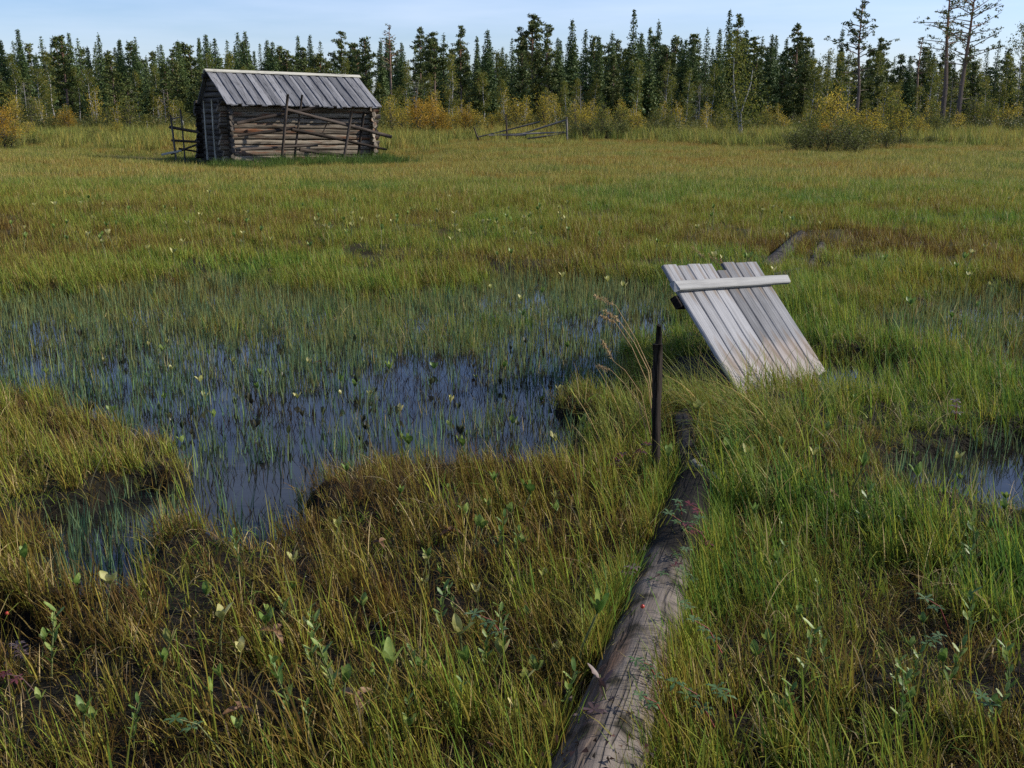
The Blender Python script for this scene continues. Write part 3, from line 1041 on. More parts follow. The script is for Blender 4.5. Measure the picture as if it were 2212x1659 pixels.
def scatter(name, label, key, pts, rotz, scale, tint_v, tilt=None, kind='stuff', rg=RNG):
    """one object of uncountable plants: points carrying turn, size and tint, a clump set on each"""
    pts = np.asarray(pts, np.float32)
    n = len(pts)
    c, nvar = PROTO[key]
    me = bpy.data.meshes.new(name)
    me.vertices.add(n); me.vertices.foreach_set('co', pts.ravel())
    rot = np.zeros((n, 3), np.float32); rot[:, 2] = rotz
    if tilt is not None: rot[:, :2] = tilt
    for nm, typ, val in (('rot', 'FLOAT_VECTOR', rot), ('siz', 'FLOAT', scale), ('tint', 'FLOAT', tint_v), ('pick', 'INT', rg.integers(0, nvar, n))):
        a = me.attributes.new(nm, typ, 'POINT')
        a.data.foreach_set('vector' if typ == 'FLOAT_VECTOR' else 'value', np.asarray(val, np.int32 if typ == 'INT' else np.float32).ravel())
    o = link(name, me)
    g = bpy.data.node_groups.new('scatter_' + name, 'GeometryNodeTree')
    g.interface.new_socket('Geometry', in_out='INPUT', socket_type='NodeSocketGeometry')
    g.interface.new_socket('Geometry', in_out='OUTPUT', socket_type='NodeSocketGeometry')
    gi, go = g.nodes.new('NodeGroupInput'), g.nodes.new('NodeGroupOutput')
    ci = g.nodes.new('GeometryNodeCollectionInfo')
    ci.inputs['Collection'].default_value = c
    ci.inputs['Separate Children'].default_value = True
    ci.inputs['Reset Children'].default_value = True
    ip = g.nodes.new('GeometryNodeInstanceOnPoints')
    ip.inputs['Pick Instance'].default_value = True
    def na(nm, typ):
        q = g.nodes.new('GeometryNodeInputNamedAttribute'); q.data_type = typ; q.inputs['Name'].default_value = nm
        return q.outputs['Attribute']
    e2r = g.nodes.new('FunctionNodeEulerToRotation')
    g.links.new(na('rot', 'FLOAT_VECTOR'), e2r.inputs[0])
    g.links.new(gi.outputs[0], ip.inputs['Points'])
    g.links.new(ci.outputs[0], ip.inputs['Instance'])
    g.links.new(na('pick', 'INT'), ip.inputs['Instance Index'])
    g.links.new(e2r.outputs[0], ip.inputs['Rotation'])
    g.links.new(na('siz', 'FLOAT'), ip.inputs['Scale'])
    g.links.new(ip.outputs[0], go.inputs[0])
    md = o.modifiers.new('scatter', 'NODES')
    md.node_group = g
    return tag(o, label, None, None, kind)


# keep-out zones
def seg_dist(x, y, a, b):
    a, b = np.asarray(a)[:2], np.asarray(b)[:2]
    d = b - a
    t = np.clip(((x - a[0]) * d[0] + (y - a[1]) * d[1]) / (d @ d), 0, 1)
    return np.hypot(x - a[0] - t * d[0], y - a[1] - t * d[1])


def hut_uv(x, y):
    dx, dy = x - C0[0], y - C0[1]
    return dx * HU[0] + dy * HU[1], dx * HV[0] + dy * HV[1]


def blocked(x, y):
    b = seg_dist(x, y, l1 - dl * 1.3, l2) < .082
    b |= seg_dist(x, y, l3, l4) < .06
    b |= seg_dist(x, y, on_z(1650, 590, .06), on_z(1728, 515, .08)) < .12
    b |= seg_dist(x, y, on_z(1742, 600, .02), on_z(1776, 535, .05)) < .08
    u, v = hut_uv(x, y)
    b |= (u > -.1) & (u < HLEN + .1) & (v > -.08) & (v < HDEP + .1)
    # under the door
    d = np.stack([x - PBL[0], y - PBL[1]], -1)
    pw2 = pw[:2] / np.linalg.norm(pw[:2]); pl2 = np.array([-pw2[1], pw2[0]])
    uu, vv = d @ pw2, d @ pl2
    b |= (uu > -.02) & (uu < PWID + .02) & (vv > .08) & (vv < .75)
    return b


def field(n_per_m2, y0, y1, seed, margin=1.2, half=.515):
    """random points over the ground in view, with a margin to the sides"""
    rg = np.random.default_rng(seed)
    out_p = []
    ye = np.linspace(y0, y1, 24)
    for a, b in zip(ye[:-1], ye[1:]):
        hw = half * (b + .5) + margin
        n = rg.poisson(n_per_m2 * 2 * hw * (b - a))
        out_p.append(np.stack([rg.uniform(-hw, hw, n), rg.uniform(a, b, n)], -1))
    p = np.concatenate(out_p)
    return p[:, 0], p[:, 1], rg


RUST = [(on_z(a, c, 0)[:2], w, h) for a, c, w, h in [(90, 940, .9, .5), (250, 1000, .5, .3), (790, 1170, .5, .4), (620, 1420, .4, .3), (1080, 1120, .35, .25), (350, 1450, .35, .3), (1620, 1620, .3, .25), (1270, 1130, .3, .3), (1950, 1500, .4, .3)]]


def tint_at(x, y, rg):
    """greener by the pools and on the right, rusty in the band beyond them, olive-yellow on the meadow"""
    n = fbm(x * .55, y * .55, 31, 3) - .5
    n2 = fbm(x * 2.2, y * 2.2, 37, 2) - .5
    band = np.exp(-((y - 12.6) / 3.3) ** 2)
    near = 1 - sstep(6.0, 9.0, y)
    right = sstep(.2, 2.2, x)
    t = .60 - .24 * band * (1 - .25 * sstep(3, 7, x)) + near * (-.03 + .15 * right)
    t = t + .14 * np.exp(-((y - 8.6) / 1.3) ** 2)
    t = t + .30 * (fbm(x * .12, y * .42, 33, 2) - .5) * sstep(12, 20, y)
    t = t + .22 * sstep(6.5, 11, x - .12 * (y - 12)) * sstep(9, 14, y) * (1 - sstep(24, 34, y))
    rust = sum(np.exp(-(((x - c[0]) / w) ** 2 + ((y - c[1]) / h) ** 2)) for c, w, h in RUST)
    t = t - .15 * np.clip(rust, 0, 1)
    left = (1 - sstep(-2.2, -.2, x)) * np.exp(-((y - 4.5) / 1.0) ** 2)
    t = t - .13 * left
    return np.clip(t + .85 * n + .50 * n2 + rg.normal(0, .07, len(x)), 0, 1)


HOLLOWS = [(on_z(a, c, 0)[:2], r) for a, c, r in [(120, 1130, .2), (60, 1270, .16), (700, 1120, .13), (470, 1330, .13), (270, 1390, .16), (540, 1270, .17), (600, 1150, .15), (400, 1120, .16), (360, 1260, .14), (230, 1190, .2), (2080, 1130, .26), (2200, 1170, .3), (1960, 1100, .18), (1790, 870, .3), (1700, 890, .2), (2080, 1500, .36), (2150, 1330, .2), (960, 1335, .15), (1075, 1340, .13), (610, 1560, .2), (250, 1085, .17), (110, 1500, .22), (890, 1290, .13),
                                                  (1290, 1300, .1), (330, 1010, .15), (1930, 1330, .15), (760, 1480, .12), (1860, 960, .25), (40, 1620, .2), (1420, 640, .3), (420, 1400, .12)]]


def hollow(x, y):
    f = np.ones(len(x))
    for c, r in HOLLOWS:
        f *= 1 - .82 * np.exp(-(((x - c[0]) ** 2 + (y - c[1]) ** 2) / r ** 2) ** 1.5)
    return f


# near sedge
x, y, rg = field(300, 1.5, 10.5, 1)
o_, r_ = look(m_open, x, y), look(m_reed, x, y)
z = ground_z(x, y)
cl = fbm(x * 3.1, y * 3.1, 51, 2)
keep = ((o_ < .25 + .35 * rg.random(len(x))) | (z > .015)) & (rg.random(len(x)) < (.32 + 1.15 * sstep(.36, .58, cl)) * (1 - .97 * r_) * hollow(x, y)) & ~blocked(x, y) & (z > -.08)
x, y, z = x[keep], y[keep], z[keep]
t = tint_at(x, y, rg)
scatter('sedge_grass', 'green and brown sedge growing thickly over the near bog', 'near_sedge', np.stack([x, y, z], -1), rg.uniform(-.7, .7, len(x)), rg.uniform(.55, 1.15, len(x)) * (.70 + .6 * fbm(x * 1.3, y * 1.3, 61, 2)) * (1 - .75 * np.minimum(look(m_shore, x, y), .85)), t)
# sedge crowding both flanks of the log and hanging over it
rg = np.random.default_rng(15)
n = 620
f = rg.uniform(.18, 1.02, n); side = np.where(rg.random(n) < .5, 1, -1)
prp = np.array([dl[1], -dl[0]]); prp /= np.linalg.norm(prp)
a0_ = (l1 - dl * 1.3)[:2]
p = a0_ + np.outer(f, (l2 - l1 + dl * 1.3)[:2]) + np.outer(side * rg.uniform(.105, .17, n), prp)
x, y = p[:, 0], p[:, 1]
clmp = sstep(.35, .6, fbm(x * 5, y * 5, 151, 2)); kp = rg.random(n) < .22 + clmp * .9 + .5 * sstep(.62, .8, f)
x, y, side = x[kp], y[kp], side[kp]
scatter('log_side_sedge', 'sedge and grass pressed against both flanks of the log', 'near_sedge', np.stack([x, y, ground_z(x, y)], -1), np.where(side > 0, 0, np.where(rg.random(len(x)) < .6, math.pi, 0)) + rg.uniform(-.8, .8, len(x)), rg.uniform(.55, 1.0, len(x)), np.clip(tint_at(x, y, rg), 0, 1))
# coarse green sedge standing out of the finer growth, and bent dead straw
x, y, rg = field(58, 1.5, 8.5, 13)
o_ = look(m_open, x, y); z = ground_z(x, y)
keep = (o_ < .5) & ~blocked(x, y) & (rg.random(len(x)) < (.15 + 1.1 * sstep(.45, .62, fbm(x * 2.0, y * 2.0, 171, 2))) * hollow(x, y))
x, y, z = x[keep], y[keep], z[keep]
scatter('coarse_sedge', 'coarse upright green sedge blades standing out of the near grass', 'coarse_sedge', np.stack([x, y, z], -1), rg.uniform(-1.2, 1.2, len(x)), rg.uniform(.6, 1.1, len(x)), np.clip(tint_at(x, y, rg) * .5 + .42 + rg.normal(0, .1, len(x)), 0, 1))
x, y, rg = field(26, 1.5, 8.5, 14)
o_ = look(m_open, x, y); z = ground_z(x, y)
keep = (o_ < .4) & ~blocked(x, y)
x, y, z = x[keep], y[keep], z[keep]
scatter('dead_straw', 'bent pale dead straw tangled in the near sedge', 'dead_straw', np.stack([x, y, z], -1), rg.uniform(0, 6.28, len(x)), rg.uniform(.6, 1.1, len(x)), rg.random(len(x)))
# fine rusty under-grass
x, y, rg = field(150, 1.5, 10.5, 2)
o_ = look(m_open, x, y); z = ground_z(x, y)
keep = (o_ < .3) & (rg.random(len(x)) < (sstep(.38, .62, fbm(x * 1.7, y * 1.7, 71, 2)) + .22) * hollow(x, y)) & ~blocked(x, y)
x, y, z = x[keep], y[keep], z[keep]
scatter('withered_grass', 'fine rusty withered grass matted under the sedge', 'fine_sedge', np.stack([x, y, z], -1), rg.uniform(-.8, .8, len(x)), rg.uniform(.7, 1.2, len(x)), np.clip(tint_at(x, y, rg) - .34, 0, 1))
# short dead litter over the peat
x, y, rg = field(210, 1.5, 9.5, 12)
o_ = look(m_open, x, y); z = ground_z(x, y)
keep = (o_ < .3) & (z > -.03) & ~blocked(x, y) & (rg.random(len(x)) < (1 - .7 * look(m_reed, x, y)))
x, y, z = x[keep], y[keep], z[keep]
gr = sstep(.52, .66, fbm(x * 2.4, y * 2.4, 141, 2))
scatter('dead_litter', 'short dead leaves and moss sprigs covering the wet peat', 'litter', np.stack([x, y, z], -1), rg.uniform(0, 6.28, len(x)), rg.uniform(.6, 1.2, len(x)), np.clip(.12 + .55 * gr + rg.normal(0, .1, len(x)), 0, 1))
# mid sedge
x, y, rg = field(95, 8.5, 22, 3)
o_, r_ = look(m_open, x, y), look(m_reed, x, y)
z = ground_z(x, y)
cl = fbm(x * 1.5, y * 1.5, 81, 2)
keep = (o_ < .3) & (rg.random(len(x)) < sstep(8.5, 11, y) * .8 + .2) & (rg.random(len(x)) < (.45 + 1.1 * sstep(.35, .6, cl)) * (1 - .92 * r_)) & ~blocked(x, y)
x, y, z = x[keep], y[keep], z[keep]
scatter('bog_grass', 'rusty brown and olive bog grass beyond the pools', 'mid_sedge', np.stack([x, y, z], -1), rg.uniform(-.8, .8, len(x)), rg.uniform(.7, 1.25, len(x)) * (.8 + .4 * fbm(x * .7, y * .7, 91, 2)), tint_at(x, y, rg))
# far meadow
x, y, rg = field(22, 17, 66, 4, margin=3)
z = ground_z(x, y)
u, v = hut_uv(x, y)
keep = (rg.random(len(x)) < sstep(17, 22, y) * .8 + .2) & ~blocked(x, y) & ~((u > -1.2) & (u < HLEN + .8) & (v > -1.6) & (v < HDEP + .6))
x, y, z = x[keep], y[keep], z[keep]
u, v = hut_uv(x, y)
t = tint_at(x, y, rg) + .22 * sstep(46, 60, y)
scatter('meadow_grass', 'yellow-green meadow grass around the hut', 'far_sedge', np.stack([x, y, z], -1), rg.uniform(0, 6.28, len(x)), rg.uniform(.7, 1.2, len(x)) * (.75 + .55 * fbm(x * .35, y * .35, 95, 2)), np.clip(t, 0, 1))
# tall grass: around the hut and along the forest edge
x, y, rg = field(9, 28, 70, 5, margin=3)
u, v = hut_uv(x, y)
hutside = (u > -1.3) & (u < HLEN + .2) & (v > -4.0 + .7 * np.sin(u * 1.7)) & (v < HDEP + 1.2)
edge = sstep(38, 47, y + 4.5 * (fbm(x * .25, 0 * y, 97, 2) - .5) * 2 + .12 * np.abs(x))
keep = (rg.random(len(x)) < np.where(hutside, .95, edge * .5)) & ~blocked(x, y)
x, y = x[keep], y[keep]; u, v = hut_uv(x, y)
hs = ((u > -1.3) & (u < HLEN + .2) & (v > -4.0 + .7 * np.sin(u * 1.7)) & (v < HDEP + 1.2))
z = ground_z(x, y)
sh = np.where(hs, rg.uniform(.6, 1.1, len(x)) * np.where(v > -.9, .45, 1.0) * np.where(u < 0, .8, 1), rg.uniform(.6, 1.15, len(x)))
tt = np.clip(np.where(hs, .4, .66 + .5 * (fbm(x * .2, y * .2, 99, 2) - .5)) + rg.normal(0, .14, len(x)), 0, 1)
scatter('tall_grass', 'tall green grass along the forest edge', 'tall_grass', np.stack([x, y, z], -1)[~hs], rg.uniform(0, 6.28, (~hs).sum()), sh[~hs], tt[~hs])
scatter('lush_grass', 'lush grass growing close round the hut, its green darkened for shade', 'lush_grass', np.stack([x, y, z], -1)[hs], rg.uniform(0, 6.28, hs.sum()), sh[hs], tt[hs])
# water sedges and dark stubble
x, y, rg = field(230, 3.2, 11.5, 6)
o_, r_ = look(m_open, x, y), look(m_reed, x, y)
cl = fbm(x * 1.6, y * 1.6, 101, 3)
bank = np.exp(-((o_ - .5) / .3) ** 2)
fary = sstep(5.6, 7.4, y)
pr = np.where(o_ > .12, (.03 + .17 * fary) + (.45 + .35 * fary) * sstep(.45, .66, cl) + .35 * (1 - sstep(-3.2, -1.2, x)) + .45 * bank, r_ * (.55 + .5 * sstep(.4, .6, cl)))
keep = (rg.random(len(x)) < pr) & (ground_z(x, y) < .02)
x, y = x[keep], y[keep]
scatter('water_sedge', 'thin blue-green sedge stems standing in the pool', 'water_sedge', np.stack([x, y, np.full(len(x), -.03)], -1), rg.uniform(0, 6.28, len(x)), rg.uniform(.6, 1.25, len(x)), np.clip(rg.normal(.62 - .34 * sstep(6.0, 7.6, y), .24, len(x)), 0, 1))
x, y, rg = field(42, 6.0, 11.5, 7)
o_, r_ = look(m_open, x, y), look(m_reed, x, y)
keep = (rg.random(len(x)) < r_ * (.2 + 1.0 * sstep(.45, .62, fbm(x * 1.3, y * 1.3, 111, 2))) * (1 - .8 * o_)) & ~blocked(x, y)
x, y = x[keep], y[keep]
scatter('pool_edge_sedge', 'denser green sedge along the far rim of the pool', 'water_sedge_thick', np.stack([x, y, np.full(len(x), -.03)], -1), rg.uniform(0, 6.28, len(x)), rg.uniform(.7, 1.25, len(x)), np.clip(rg.normal(.28, .26, len(x)), 0, 1))
x, y, rg = field(34, 3.6, 7.6, 17)
o_ = look(m_open, x, y)
keep = (rg.random(len(x)) < sstep(.50, .62, fbm(x * 1.15, y * 1.5, 161, 3)) * (o_ > .4))
x, y = x[keep], y[keep]
scatter('pool_sedge_patch', 'loose patches of green sedge standing in the open pool', 'water_sedge_thick', np.stack([x, y, np.full(len(x), -.03)], -1), rg.uniform(0, 6.28, len(x)), rg.uniform(.55, 1.05, len(x)), np.clip(rg.normal(.35, .3, len(x)), 0, 1))
x, y, rg = field(420, 3.0, 10, 8)
o_, r_ = look(m_open, x, y), look(m_reed, x, y)
keep = (rg.random(len(x)) < np.maximum(o_ * .62, r_ * .35) * (.25 + 1.2 * sstep(.35, .6, fbm(x * 2, y * 2, 121, 2)))) & (ground_z(x, y) < 0)
x, y = x[keep], y[keep]
scatter('dark_stubble', 'dark dead stubble poking out of the pool', 'stubble', np.stack([x, y, np.full(len(x), -.02)], -1), rg.uniform(0, 6.28, len(x)), rg.uniform(.6, 1.3, len(x)), rg.random(len(x)))


# ------------------------------------------------------------------ trees
def tri_spray(centres, size, rg, squash=1.0, drop=0.0, elong=1.6):
    """small leaf-like triangles at the given points"""
    n = len(centres)
    d = rg.normal(size=(n, 3)); d[:, 2] *= squash; d[:, 2] -= drop
    d /= np.linalg.norm(d, axis=1)[:, None] + 1e-9
    e = rg.normal(size=(n, 3)); e -= d * (e * d).sum(1)[:, None]
    e /= np.linalg.norm(e, axis=1)[:, None] + 1e-9
    s = np.asarray(size) * rg.uniform(.6, 1.25, n)[:, None]
    a = centres - e * s * .5; b = centres + e * s * .5; c = centres + d * s * elong
    V = np.stack([a, b, c], 1).reshape(-1, 3)
    return V, np.arange(3 * n).reshape(-1, 3)


def trunk_mb(pts, radii, seg=7):
    V, F = [], []
    for (p, r) in zip(pts, radii):
        for k in range(seg):
            a = 2 * math.pi * k / seg
            V.append((p[0] + math.cos(a) * r, p[1] + math.sin(a) * r, p[2]))
    for i in range(len(pts) - 1):
        for k in range(seg):
            a, b = i * seg + k, i * seg + (k + 1) % seg
            F.append((a, b, b + seg, a + seg))
    return V, F


def limb(mb, p0, p1, r0, r1, seg=4):
    p0, p1 = Vector(p0), Vector(p1)
    d = (p1 - p0)
    q = d.to_track_quat('Z', 'Y').to_matrix()
    V, F = [], []
    for (p, r) in ((p0, r0), (p1, r1)):
        for k in range(seg):
            a = 2 * math.pi * k / seg
            V.append(p + q @ Vector((math.cos(a) * r, math.sin(a) * r, 0)))
    for k in range(seg):
        F.append((k, (k + 1) % seg, (k + 1) % seg + seg, k + seg))
    mb.add(V, F)


def make_spruce(seed, H=8.0, R=.85, low=.04, sparse=1.0, ragged=.25):
    rg = np.random.default_rng(seed)
    V, F = trunk_mb([(rg.normal() * .03, rg.normal() * .03, H * t) for t in (0, .3, .6, .98)], [H * .013, H * .010, H * .006, .012])
    tm = MB(); tm.add(V, F)
    C = []
    z = H * low
    while z < H * .985:
        f = z / H
        rmax = 1.5 * R * (1 - f) ** .72 * (.6 + .4 * min(1, f * 5 + .35)) * rg.uniform(1 - ragged, 1.15) + .035
        nb = int(rg.integers(8, 11) * sparse + .5)
        a0 = rg.uniform(0, 6.28)
        for b in range(nb):
            a = a0 + 6.28 * b / nb + rg.normal() * .2
            r = rmax * rg.uniform(.65, 1.1)
            npt = max(3, int(r / .065))
            tt = ((np.arange(npt) + rg.random(npt)) / npt) ** .75
            zz = z - r * (.55 * tt - .28 * tt ** 2) * (1.25 - f) + rg.normal(0, .04, npt)
            side = rg.normal(0, .07 + .10 * r * (1 - tt), npt)
            C.append(np.stack([np.cos(a) * r * tt - np.sin(a) * side, np.sin(a) * r * tt + np.cos(a) * side, zz], -1))
        z += H * .0145 * rg.uniform(.7, 1.3) / max(.7, sparse)
    C.append(np.stack([rg.normal(0, .02, 12), rg.normal(0, .02, 12), H * np.linspace(.94, 1.0, 12)], -1))
    C = np.concatenate(C)
    V2, F2 = tri_spray(C, .075 + .10 * np.clip(1.15 - C[:, 2:3] / H, 0, 1), rg, squash=.5, drop=.45, elong=1.3)
    return tm.mesh('trunk', M_BARK_S, True), np_mesh('crown', V2, F2, M_SPRUCE, face_rnd=rg.random(len(F2)))


def pine_crown(limbs, rg, tuft=.23, per=34, size=.12):
    C = []
    for (p0, p1, dens) in limbs:
        p0, p1 = np.asarray(p0), np.asarray(p1)
        L = np.linalg.norm(p1 - p0)
        nt = max(1, int(L * dens))
        for t in np.linspace(.38, 1.0, nt):
            c = p0 + (p1 - p0) * t + rg.normal(0, .10, 3)
            m = int(per * rg.uniform(.6, 1.2))
            q = rg.normal(0, 1, (m, 3)); q /= np.linalg.norm(q, axis=1)[:, None]
            C.append(c + q * tuft * rg.uniform(.35, 1.0, (m, 1)) * np.array([1.1, 1.1, .62]) + np.array([0, 0, .05]))
    C = np.concatenate(C)
    return tri_spray(C, size, rg, squash=.8, drop=-.25, elong=1.5)


def make_pine(seed, H=8.5, base=.42, R=1.05, n=34, tuft=.24, needles=None, dens=3.6, per=36, lean=.0, rise=.35, flat_top=.5, limbs_extra=(), dead=6, thick=1.0, size=.12):
    rg = np.random.default_rng(seed)
    kx = [0, lean * .25 * H + rg.normal() * .05, lean * .6 * H + rg.normal() * .08, lean * H]
    pts = [(kx[i], rg.normal() * .04, H * t) for i, t in enumerate((0, .33, .66, .985))]
    V, F = trunk_mb(pts, [H * .0155 * thick, H * .0115 * thick, H * .0075 * thick, .018])
    tm = MB(); tm.add(V, F)
    cx = lambda z: np.interp(z, [p[2] for p in pts], [p[0] for p in pts])
    lim = []
    for k in range(n):
        f = base + (1 - base) * (k + rg.random()) / n
        g = (f - base) / (1 - base)
        r = R * (1.0 - g ** (1.2 + flat_top * 2.2)) * (.45 + .55 * min(1, g * 3.5 + .3)) * rg.uniform(.55, 1.15) + .12
        a = rg.uniform(0, 6.28)
        z0 = H * f
        up_ = r * rise * rg.uniform(.2, 1.4)
        lim.append(((cx(z0), 0, z0 - .1), (cx(z0) + math.cos(a) * r, math.sin(a) * r, z0 + up_), dens))
    for (f, a, r, up_) in limbs_extra:
        z0 = H * f
        lim.append(((cx(z0), 0, z0), (cx(z0) + math.cos(a) * r, math.sin(a) * r, z0 + up_), dens))
    for (a, b, _) in lim:
        limb(tm, a, b, .028, .010)
    for k in range(dead):
        z0 = H * base * rg.uniform(.35, 1.0); a = rg.uniform(0, 6.28); r = rg.uniform(.3, .9)
        limb(tm, (cx(z0), 0, z0), (cx(z0) + math.cos(a) * r, math.sin(a) * r, z0 + r * rg.uniform(-.15, .35)), .016, .006, 3)
    V2, F2 = pine_crown(lim, rg, tuft, per, size)
    return tm.mesh('trunk', M_BARK_P, False), np_mesh('crown', V2, F2, needles or M_PINE, face_rnd=rg.random(len(F2)))


def make_birch(seed, H=5.0, R=.8, leaves=1500, stems=1, mat=None, leaf=.075, base=.3, bark=None, trunk_r=.011, kink=0.05):
    rg = np.random.default_rng(seed)
    tm = MB(); C = []
    per = leaves // stems
    for s in range(stems):
        a = rg.uniform(0, 6.28); ln = (0.10 if stems > 1 else 0.03) * rg.uniform(.5, 1.6)
        hh = H * (1 if s == 0 else rg.uniform(.65, .98))
        p = [(rg.normal() * .06 * (stems > 1), rg.normal() * .06 * (stems > 1), -.05)]
        for t in (.3, .6, 1.0):
            p.append((math.cos(a) * ln * hh * t + rg.normal() * kink * hh * .3, math.sin(a) * ln * hh * t + rg.normal() * kink * hh * .3, hh * t))
        V, F = trunk_mb(p, [H * trunk_r, H * trunk_r * .75, H * trunk_r * .45, .006], 6)
        tm.add(V, F)
        nbr = 9 if stems == 1 else 5
        ends = []
        P = np.array(p)
        nb = nbr * 2
        for b in range(nb):
            f = base + (1 - base) * (b + .5) / nb
            z0 = hh * f
            x0, y0 = np.interp(z0, P[:, 2], P[:, 0]), np.interp(z0, P[:, 2], P[:, 1])
            g = (f - base) / (1 - base)
            r = R * (1 - g) ** .55 * (.5 + .5 * min(1, g * 4 + .3)) * rg.uniform(.5, 1.1) + .06
            aa = rg.uniform(0, 6.28)
            e = (x0 + math.cos(aa) * r, y0 + math.sin(aa) * r, z0 + r * rg.uniform(.3, 1.1))
            limb(tm, (x0, y0, z0 - .05), e, .012 * H / 5, .004, 3)
            m = max(3, per // nb)
            t = rg.uniform(.25, 1.1, (m, 1))
            C.append(np.array((x0, y0, z0)) * (1 - t) + np.array(e) * t + rg.normal(0, .11 + .05 * r, (m, 3)))
    C = np.concatenate(C)
    V2, F2 = tri_spray(C, leaf, rg, squash=1.0, elong=1.0)
    return tm.mesh('trunk', bark or M_BARK_B, False), np_mesh('crown', V2, F2, mat or M_BIRCH_G, face_rnd=rg.random(len(F2)) ** 1.3)


def make_bare(seed, H=5.0, n=26, R=.6):
    rg = np.random.default_rng(seed)
    V, F = trunk_mb([(0, 0, 0), (rg.normal() * .1, 0, H * .5), (rg.normal() * .15, 0, H)], [.05, .035, .01], 6)
    tm = MB(); tm.add(V, F)
    bm_ = MB()
    for k in range(n):
        z0 = H * rg.uniform(.3, .98); a = rg.uniform(0, 6.28); r = R * (1.15 - z0 / H) * rg.uniform(.5, 1.3) + .1
        limb(bm_, (0, 0, z0), (math.cos(a) * r, math.sin(a) * r, z0 + r * rg.uniform(-.1, .9)), .012, .004, 3)
        e = np.array((math.cos(a) * r * .6, math.sin(a) * r * .6, z0 + r * .3))
        for q in range(2):
            limb(bm_, e, e + rg.normal(0, .22, 3), .006, .003, 3)
    return tm.mesh('trunk', M_TWIG, False), bm_.mesh('branches', M_TWIG)


KINDS = {}


def kind(key, name, cat, meshes, height, second='crown'):
    KINDS[key] = (name, cat, meshes, height, second)


kind('spruce', 'spruce_tree', 'spruce', [make_spruce(k, 8.0, (.80, .95, .70, 1.05, .85, .75)[k % 6], .05, 1.0) for k in range(8)], 8.0)
kind('slim', 'spruce_tree', 'spruce', [make_spruce(30 + k, 8.0, .52 + .06 * k, .06, .85, .35) for k in range(4)], 8.0)
kind('sparse_spruce', 'spruce_tree', 'spruce', [make_spruce(40 + k, 8.0, .85, .15, .62, .5) for k in range(3)], 8.0)
kind('pine', 'pine_tree', 'pine', [make_pine(60 + k, 8.0, (.38, .45, .32, .5)[k % 4], (1.0, 1.15, .9, 1.25)[k % 4], 40, flat_top=(.4, .8, .2, .9)[k % 4]) for k in range(6)], 8.0)
kind('bushy_pine', 'pine_tree', 'pine', [make_pine(80 + k, 6.0, .18, 1.05, 50, tuft=.27, rise=.3, flat_top=.15, dens=3.8) for k in range(5)], 6.0)
kind('pale_pine', 'pine_tree', 'pine', [make_pine(95 + k, 8.0, .55, .95, 26, tuft=.15, per=12, needles=M_PINE_PALE, dens=2.8, size=.085) for k in range(2)], 8.0)
kind('birch', 'birch_tree', 'birch', [make_birch(110 + k, 5.0, .85, 1900, 1, M_BIRCH_G) for k in range(4)], 5.0)
kind('gold_birch', 'birch_tree', 'birch', [make_birch(120 + k, 3.0, .62, 900, 3, M_BIRCH_Y, leaf=.07, base=.2) for k in range(4)], 3.0)
kind('gold_shrub', 'birch_shrub', 'shrub', [make_birch(130 + k, 2.3, .80, 1300, 8, M_BIRCH_Y, leaf=.062, base=.15, bark=M_BARK_S, trunk_r=.008) for k in range(4)], 2.2)
kind('orange_shrub', 'birch_shrub', 'shrub', [make_birch(140 + k, 2.4, .95, 1900, 8, M_BIRCH_O, leaf=.065, base=.15, bark=M_BARK_S, trunk_r=.008) for k in range(3)], 2.4)
kind('green_shrub', 'birch_shrub', 'shrub', [make_birch(150 + k, 2.0, .78, 1200, 8, M_BIRCH_G, leaf=.062, base=.12, bark=M_BARK_S, trunk_r=.008) for k in range(3)], 2.0)
kind('willow', 'willow_shrub', 'shrub', [make_birch(160 + k, 1.2, 1.0, 1300, 12, M_WILLOW, leaf=.06, base=.05, bark=M_BARK_S, trunk_r=.008) for k in range(4)], 1.2)
kind('bare', 'bare_tree', 'bare tree', [make_bare(170 + k, 4.5) for k in range(4)], 4.5, 'branches')
TREE_RNG = np.random.default_rng(77)


def plant(key, xd, Y, top=None, height=None, label=None, group=None, var=None):
    name, cat, meshes, H0, second = KINDS[key]
    b = on_z(xd, 290, .3)
    x = b[0] / b[1] * Y
    z0 = gz(x, Y)
    if top is not None:
        height = at_y(xd, top, Y)[2] - z0
    tm, cm = meshes[int(TREE_RNG.integers(0, len(meshes))) if var is None else var % len(meshes)]
    t = thing(name, (float(x), float(Y), z0 - .03), label, cat, group, TREE_RNG.uniform(0, 6.28))
    s = height / H0
    wsc = s if s > .8 else .5 * (s + .8)
    t.scale = (wsc * TREE_RNG.uniform(.9, 1.12), wsc * TREE_RNG.uniform(.9, 1.12), s)
    link('trunk', tm, t); link(second, cm, t)
    return t


def region(xd):
    for lim, nm in ((430, 'left of the hut'), (830, 'behind the hut'), (1240, 'between hut and rail fence'), (1700, 'right of the rail fence'), (9999, 'at the far right')):
        if xd < lim:
            return nm


